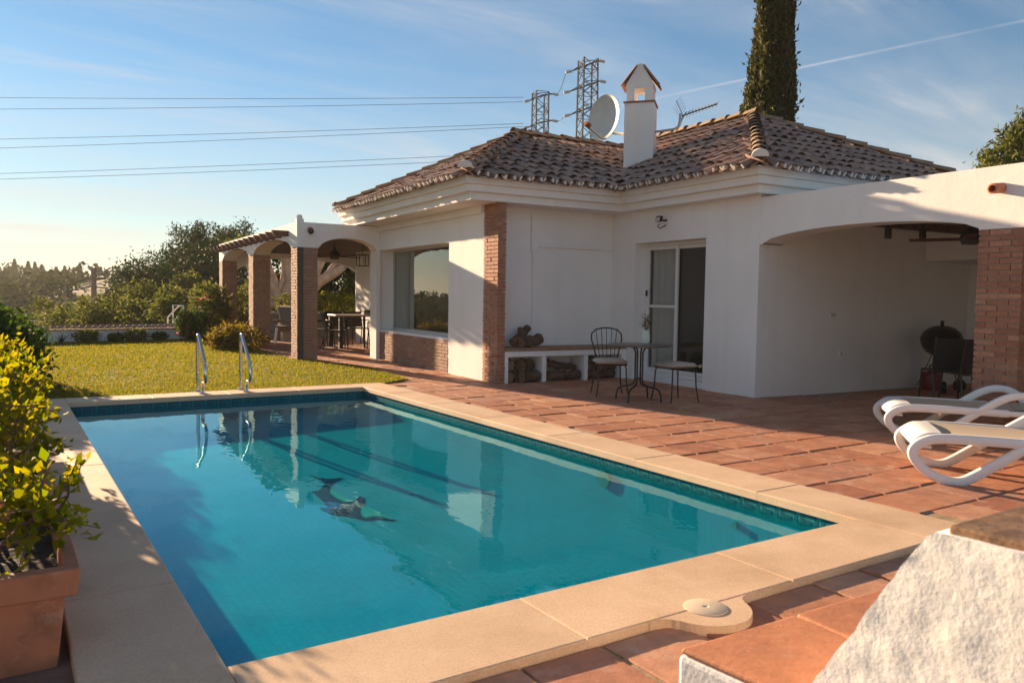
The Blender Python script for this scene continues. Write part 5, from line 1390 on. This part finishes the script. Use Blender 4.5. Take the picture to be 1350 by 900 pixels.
# lattice pylons
def pylon(px, top, dep, wb, wt, lab, arms):
    p = at(px, 400, dep); zt = at(px, top, dep).z; zb = -2.0
    t = thing('lattice_pylon', lab, 'pylon', (p.x, p.y, zb), group='steel pylons behind the villa'); H = zt-zb
    ax = Vector(_r0); ay = Vector((-_r0[1], _r0[0], 0)); rot = R(18); ax, ay = ax*math.cos(rot)+ay*math.sin(rot), -ax*math.sin(rot)+ay*math.cos(rot)
    c = Vector((p.x, p.y, zb)); mb = MB()
    def cor(z, i): w = (wb+(wt-wb)*z/H)/2; s = ((-1,-1),(1,-1),(1,1),(-1,1))[i % 4]; return c+ax*s[0]*w+ay*s[1]*w+Vector((0,0,z))
    n = int(H/1.05)
    for i in range(4): mb.bar(cor(0,i), cor(H,i), .12)
    for k in range(n):
        z0, z1 = H*k/n, H*(k+1)/n
        for i in range(4):
            mb.bar(cor(z0,i), cor(z1,i+1), .055); 
            if k % 2: mb.bar(cor(z0,i+1), cor(z1,i), .055)
            if k % 2 == 0: mb.bar(cor(z1,i), cor(z1,i+1), .05)
    mb.build('lattice', M['galv'], t)
    tips = []
    for (yy, xl, xr, tilt) in arms:
        mb = MB(); zc = at(px, yy, dep).z; ctr = Vector((p.x, p.y, zc))
        k = dep/F_PX; L, Rr = ctr+Vector(_r0)*(xl-px)*k+Vector((0,0,-tilt)), ctr+Vector(_r0)*(xr-px)*k+Vector((0,0,tilt))
        for s in (-.25, .25): mb.bar(L, ctr+ay*s+Vector((0,0,.1)), .09); mb.bar(Rr, ctr+ay*s+Vector((0,0,.1)), .09)
        mb.bar(L, ctr+Vector((0,0,.5)), .06); mb.bar(Rr, ctr+Vector((0,0,.5)), .06)
        mb.build('cross_arm', M['galv'], t); tips += [(L, Rr)]
        mb = MB()
        for e, s in ((L,-1), (Rr,1)):
            mb = MB(); mb.tube([e, e+Vector(_r0)*s*.55+Vector((0,0,-.12))], .13, 8); mb.build('insulator', M['insul'], t, smooth=60)
    return tips
t1 = pylon(708, 126, 82, 1.45, 1.30, 'shorter steel lattice pylon behind the roof', [(132,694,724,.35),(166,694,724,.35)])
t2 = pylon(769, 84, 74, 1.75, 1.35, 'taller steel lattice pylon behind the satellite dish', [(92,748,783,.5),(118,746,785,.5),(148,747,785,.5)])
nm = ['topmost', 'second from top', 'third from top', 'fourth from top', 'fifth from top', 'lowest']
for i, (y0, y1, xe) in enumerate(((125,128.5,690),(140.5,134.5,690),(180.5,163,690),(192.5,167,690),(226,204,620),(233.5,211,620))):
    s = (y1-y0)/xe; a = at(-340, y0-340*s*.9, 100); b = at(xe+(0 if i < 4 else 60), y1+(0 if i < 4 else s*60), 82)
    cable('%s of the long power lines crossing the sky' % nm[i], (a, b), .024, .35, 'power lines crossing the sky', 'power_line')
for i, (a, b, lab) in enumerate(((t1[0][1], t2[0][0], 'upper'), (t1[0][1], t2[1][0], 'middle'), (t1[1][1], t2[2][0], 'lower'))):
    cable('%s slack cable joining the two steel pylons' % lab, (a+Vector(_r0)*.5, b-Vector(_r0)*.5), .035, .25, 'cables between the pylons', 'power_line')

# ================================================================== ROOF EQUIPMENT
dish = thing('satellite_dish', 'large off white satellite dish mounted beside the chimney', 'satellite dish', at(800, 157, 13.75))
dc = at(798, 156, 13.75); cdir = (Vector((0,0,CAM_Z))-dc).normalized(); rgt = Vector(_r0)
dn = (cdir*.66 - rgt*.70 + UPV*.22).normalized(); dx = dn.cross(UPV).normalized(); dy = dx.cross(dn).normalized()
mb = MB(); R0, n_, m_ = .40, 36, 8; vs = []; fs = []
for s, off in ((0, 0), (1, -.014)):
    for i in range(m_+1):
        r = R0*i/m_
        for k in range(n_): a = 2*math.pi*k/n_; vs.append(dc+dx*r*math.cos(a)*.92+dy*r*math.sin(a)+dn*(off+.10*(r/R0)**2-.05))
w_ = (m_+1)*n_
for s in (0,1):
    for i in range(m_):
        for k in range(n_):
            q = (s*w_+i*n_+k, s*w_+i*n_+(k+1)%n_, s*w_+(i+1)*n_+(k+1)%n_, s*w_+(i+1)*n_+k); fs.append(q if s == 0 else q[::-1])
for k in range(n_): fs.append((m_*n_+k, m_*n_+(k+1)%n_, w_+m_*n_+(k+1)%n_, w_+m_*n_+k))
mb.add(vs, fs); mb.build('reflector', M['dish'], dish, smooth=50)
lnb = dc+dn*.42-dy*.22
mb = MB(); mb.bar(dc-dy*.37+dn*.03, lnb, .03); mb.build('feed_arm', M['alu'], dish)
mb = MB(); mb.tube([lnb-dn*.05, lnb+dn*.05+dy*.03], .045, 12); mb.build('receiver', M['rust'], dish, smooth=40)
mb = MB(); e_ = cc-rt*hw+Vector((0,0,at(820,173,13.75).z)); mb.tube([dc-dn*.06, dc-dn*.16-dy*.1, Vector((dc.x, dc.y, e_.z))-dn*.12, e_], .026, 8); mb.build('mount_arm', M['alu'], dish, smooth=60)
ant = thing('tv_antenna', 'thin television aerial on a bent pipe right of the chimney', 'antenna', at(897, 155, 13.7))
a0 = cc+rt*(hw+.0)+Vector((0,0,at(866,171,13.7).z)); ap = [a0, at(885,171,13.7), at(893,168,13.7), at(896,161,13.7), at(897,150,13.7)]
mb = MB(); mb.tube(spline([tuple(p) for p in ap], 4), .022, 8); mb.build('mast', M['alu'], ant, smooth=60)
b0, b1 = at(899,153,13.7), at(946,137,13.4); bd = (b1-b0)
mb = MB(); mb.bar(b0, b1, .018)
el = Vector(cdir)*.6+UPV*.5+rgt*.25; el.normalize()
for k in range(11):
    c = b0+bd*(.08+.9*k/10); l = .085-.003*k; mb.bar(c-el*l, c+el*l, .009)
mb.build('boom', M['mesh_black'], ant)
mb = MB()
for s in (-1, 1):
    q = (UPV*s*.8-bd.normalized()*.35).normalized(); o_ = b0+bd*.03
    for k in range(6): mb.bar(o_+q*(.04+.045*k)-el*.15, o_+q*(.04+.045*k)+el*.15, .0035)
    mb.bar(o_, o_+q*.3, .008)
mb.build('reflector_grid', M['mesh_black'], ant)

# ================================================================== STEPS IN THE FOREGROUND
step = thing('terrace_step', 'raised step of big terracotta tiles edged in rough white plaster', 'step', (1.9, 1.1, 0))
SZ = .5
outline = [(1.218,1.346),(2.75,1.390),(2.95,.55),(1.30,.50),(1.268,1.02)]
mb = MB(); mb.prism(outline, lambda a, b, t: (a, b, t), -.02, SZ-.014)
mb.build('step_body', M['rough_plaster'], step, bevel=.012)
mb = MB(); r_top = lambda x: 1.346+(x-1.218)*.0287
for a0_, a1_ in ((1.224,1.614),(1.624,2.02),(2.03,2.43),(2.44,2.74)):
    for r_ in range(2):
        o0, o1 = (.004, .395) if r_ == 0 else (.407, .8)
        j_ = .012 if r_ else 0
        lx = lambda y: 1.224+max(0, (1.346-y))*.16
        q = [(max(a0_, lx(r_top(a0_)-o1))+j_, r_top(a0_)-o1), (a1_+j_, r_top(a1_)-o1), (a1_, r_top(a1_)-o0), (max(a0_, lx(r_top(a0_)-o0)), r_top(a0_)-o0)]
        zt_ = SZ+random.uniform(-.002,.003)
        mb.add([Vector((a, b, z)) for z in (SZ-.0135, zt_) for a, b in q], [(0,3,2,1),(4,5,6,7),(0,1,5,4),(1,2,6,5),(2,3,7,6),(3,0,4,7)])
mb.build('step_tiles', M['big_tile'], step, bevel=.006)
# tall sloping stair wall with a tile cap
WZ = .90
sw = thing('stair_wall', 'thick rough white stair wall with clay tile cap at the lower right', 'wall', (1.5, .6, 0))
c1 = Vector((1.327, .820, 0)); wd = Vector((.06, -1, 0)).normalized(); wn_ = Vector((1, .06, 0)).normalized()
ol = [(.004, WZ), (-.010, WZ-.012), (-.056, WZ-.08), (-.114, WZ-.183), (-.235, .52), (-.55, .0), (-.56, -.02), (.9, -.02), (.9, WZ)]
mb = MB(); mb.prism(ol, lambda a, b, t: c1+wd*a+wn_*t+Vector((0,0,b)), 0, .36)
# irregular hand-trowelled edge
bm_ = bmesh.new(); o = mb.build('wall_body', M['rough_plaster'], sw)
bm_.from_mesh(o.data); bmesh.ops.triangulate(bm_, faces=bm_.faces)
for _ in range(6):
    long_ = [e for e in bm_.edges if e.calc_length() > .035]
    if not long_: break
    bmesh.ops.subdivide_edges(bm_, edges=long_, cuts=1); bmesh.ops.triangulate(bm_, faces=bm_.faces)
bm_.normal_update()
from mathutils import noise as mnoise
for v_ in bm_.verts:
    v_.co += v_.normal*(mnoise.fractal(v_.co*22, 1, 2, 4)*.0035)
bm_.to_mesh(o.data); bm_.free(); smooth_mesh(o.data, 60)
mb = MB()
for k in range(4):
    s0 = .02+k*.21; s1 = s0+.20; j = random.uniform(-.002,.003)
    mb.prism([(s0, WZ-.004), (s1, WZ-.004), (s1, WZ+.012+j), (s0, WZ+.012+j)], lambda a, b, t: c1+wd*a+wn_*t+Vector((0,0,b)), .014, .37)
mb.build('cap_tiles', M['cap_tile'], sw, bevel=.004)

# ================================================================== HAZE
HAZE = .00045
m = bpy.data.materials.new('thin_warm_haze'); m.use_nodes = True; nt = m.node_tree; nt.nodes.clear()
out = nt.nodes.new('ShaderNodeOutputMaterial'); pv = nt.nodes.new('ShaderNodeVolumePrincipled')
pv.inputs['Density'].default_value = HAZE; pv.inputs['Color'].default_value = (.93,.90,.86,1); pv.inputs['Anisotropy'].default_value = .1
nt.links.new(pv.outputs[0], out.inputs['Volume'])
mb = MB(); mb.box(-1500, 1700, -600, 2000, -20, 34); hz = mb.build('haze', m); tag(hz, 'thin warm evening haze over the valley', 'haze', kind='stuff')

# ================================================================== LIGHT, SKY, CAMERA
SUN_EL, SUN_AZ = R(13.2), R(-13.8)      # azimuth from +Y toward +X
S = Vector((math.sin(SUN_AZ)*math.cos(SUN_EL), math.cos(SUN_AZ)*math.cos(SUN_EL), math.sin(SUN_EL)))
sd = bpy.data.lights.new('sun', 'SUN'); sd.energy = 5.0; sd.angle = R(.53); sd.color = (1.0, .72, .45)
so = bpy.data.objects.new('sun', sd); COL.objects.link(so); so.rotation_euler = (-S).to_track_quat('-Z', 'Y').to_euler(); so.location = (0, 0, 30)
W = bpy.data.worlds.new('World'); scene.world = W; W.use_nodes = True; nt = W.node_tree; nt.nodes.clear()
wo = nt.nodes.new('ShaderNodeOutputWorld'); bg = nt.nodes.new('ShaderNodeBackground'); sky = nt.nodes.new('ShaderNodeTexSky')
sky.sky_type = 'NISHITA'; sky.sun_disc = False; sky.sun_elevation = SUN_EL; sky.sun_rotation = SUN_AZ
sky.air_density = 1.0; sky.dust_density = .05; sky.ozone_density = 3.0
bg.inputs['Strength'].default_value = .05
tc = nt.nodes.new('ShaderNodeTexCoord'); GEN = tc.outputs['Generated']
# thin cirrus: project the view direction on a high flat layer
sx = nt.nodes.new('ShaderNodeSeparateXYZ'); nt.links.new(GEN, sx.inputs[0])
zz = N(nt, 'ShaderNodeMath', operation='ADD'); zz.inputs[1].default_value = .12; nt.links.new(sx.outputs[2], zz.inputs[0])
cb_ = nt.nodes.new('ShaderNodeCombineXYZ')
for i in (0, 1):
    d_ = N(nt, 'ShaderNodeMath', operation='DIVIDE'); nt.links.new(sx.outputs[i], d_.inputs[0]); nt.links.new(zz.outputs[0], d_.inputs[1]); nt.links.new(d_.outputs[0], cb_.inputs[i])
mp = nt.nodes.new('ShaderNodeMapping'); mp.inputs['Rotation'].default_value = (0,0,R(38)); mp.inputs['Scale'].default_value = (.35, 1.25, 1); nt.links.new(cb_.outputs[0], mp.inputs[0])
n1 = noise(nt, 1.5, 9, .62, mp.outputs[0]); n1.inputs['Distortion'].default_value = .6
r1 = ramp(nt, n1.outputs[0], [(.44,(.0,.0,.0)),(.56,(.26,.26,.26)),(.70,(.8,.8,.8))])
n2 = noise(nt, .7, 3, .5, cb_.outputs[0]); r2 = ramp(nt, n2.outputs[0], [(.38,(.25,.25,.25)),(.6,(1,1,1))])
cf = mix(nt, r1.outputs[0], r2.outputs[0], 1.0, 'MULTIPLY')
skc = mix(nt, sky.outputs[0], (.60, .81, .86), 1.0, 'MULTIPLY')
hz_ = N(nt, 'ShaderNodeMapRange'); hz_.interpolation_type = 'SMOOTHSTEP'
for i_, v_ in ((1, .30), (2, .02), (3, 0.0), (4, .62)): hz_.inputs[i_].default_value = v_
nt.links.new(sx.outputs[2], hz_.inputs[0])
n5 = noise(nt, 1.1, 7, .6, mp.outputs[0]); r5 = ramp(nt, n5.outputs[0], [(.3, (.45,.45,.45)), (.65, (1,1,1))])
hzf = mix(nt, r5.outputs[0], hz_.outputs[0], 1.0, 'MULTIPLY')
skc = mix(nt, skc, (5.0, 4.65, 4.2), hzf)
cl = mix(nt, skc, (5.0, 4.9, 4.75), cf)
# vapour trail: thin band round a great circle
pA_, pB_ = (at(1000,101,1)-Vector((0,0,CAM_Z))).normalized(), (at(1300,38,1)-Vector((0,0,CAM_Z))).normalized(); tn = pA_.cross(pB_).normalized()
dp = N(nt, 'ShaderNodeVectorMath', operation='DOT_PRODUCT'); dp.inputs[1].default_value = tn; nt.links.new(GEN, dp.inputs[0])
ab = N(nt, 'ShaderNodeMath', operation='ABSOLUTE'); nt.links.new(dp.outputs['Value'], ab.inputs[0])
tr_ = N(nt, 'ShaderNodeMapRange')
for i_, v_ in ((1, 0.0), (2, .0019), (3, 1.0), (4, 0.0)): tr_.inputs[i_].default_value = v_
nt.links.new(ab.outputs[0], tr_.inputs[0])
n3 = noise(nt, 9, 5, .6, GEN); r3 = ramp(nt, n3.outputs[0], [(.35,(.05,.05,.05)),(.62,(.28,.28,.28))])
trf = mix(nt, tr_.outputs[0], r3.outputs[0], 1.0, 'MULTIPLY')
dr = N(nt, 'ShaderNodeVectorMath', operation='DOT_PRODUCT'); dr.inputs[1].default_value = pB_; nt.links.new(GEN, dr.inputs[0])
r4 = ramp(nt, dr.outputs['Value'], [(.90,(0,0,0)),(.935,(1,1,1))]); trf = mix(nt, trf, r4.outputs[0], 1.0, 'MULTIPLY')
fin = mix(nt, cl, (7.5, 6.6, 6.0), trf)
nt.links.new(fin, bg.inputs[0]); nt.links.new(bg.outputs[0], wo.inputs[0])

cd = bpy.data.cameras.new('camera'); co = bpy.data.objects.new('camera', cd); COL.objects.link(co); scene.camera = co
cd.sensor_fit = 'HORIZONTAL'; cd.sensor_width = 36; cd.lens = F_PX/1350*36; cd.clip_end = 6000; cd.clip_start = .05
rx, ry, rz_ = Vector(_r), Vector(-_d), Vector(-_f)
co.matrix_world = Matrix(((rx.x, ry.x, rz_.x, 0), (rx.y, ry.y, rz_.y, 0), (rx.z, ry.z, rz_.z, CAM_Z), (0,0,0,1)))
cd.dof.use_dof = True; cd.dof.focus_distance = 10.5; cd.dof.aperture_fstop = 7.0
v = scene.view_settings; v.view_transform = 'Standard'; v.look = 'None'; v.gamma = 1; v.exposure = 1.66; v.use_curve_mapping = False
scene.cycles.max_bounces = 8; scene.cycles.transparent_max_bounces = 24; scene.cycles.volume_bounces = 1; scene.cycles.use_denoising = True
scene.cycles.sample_clamp_indirect = 6
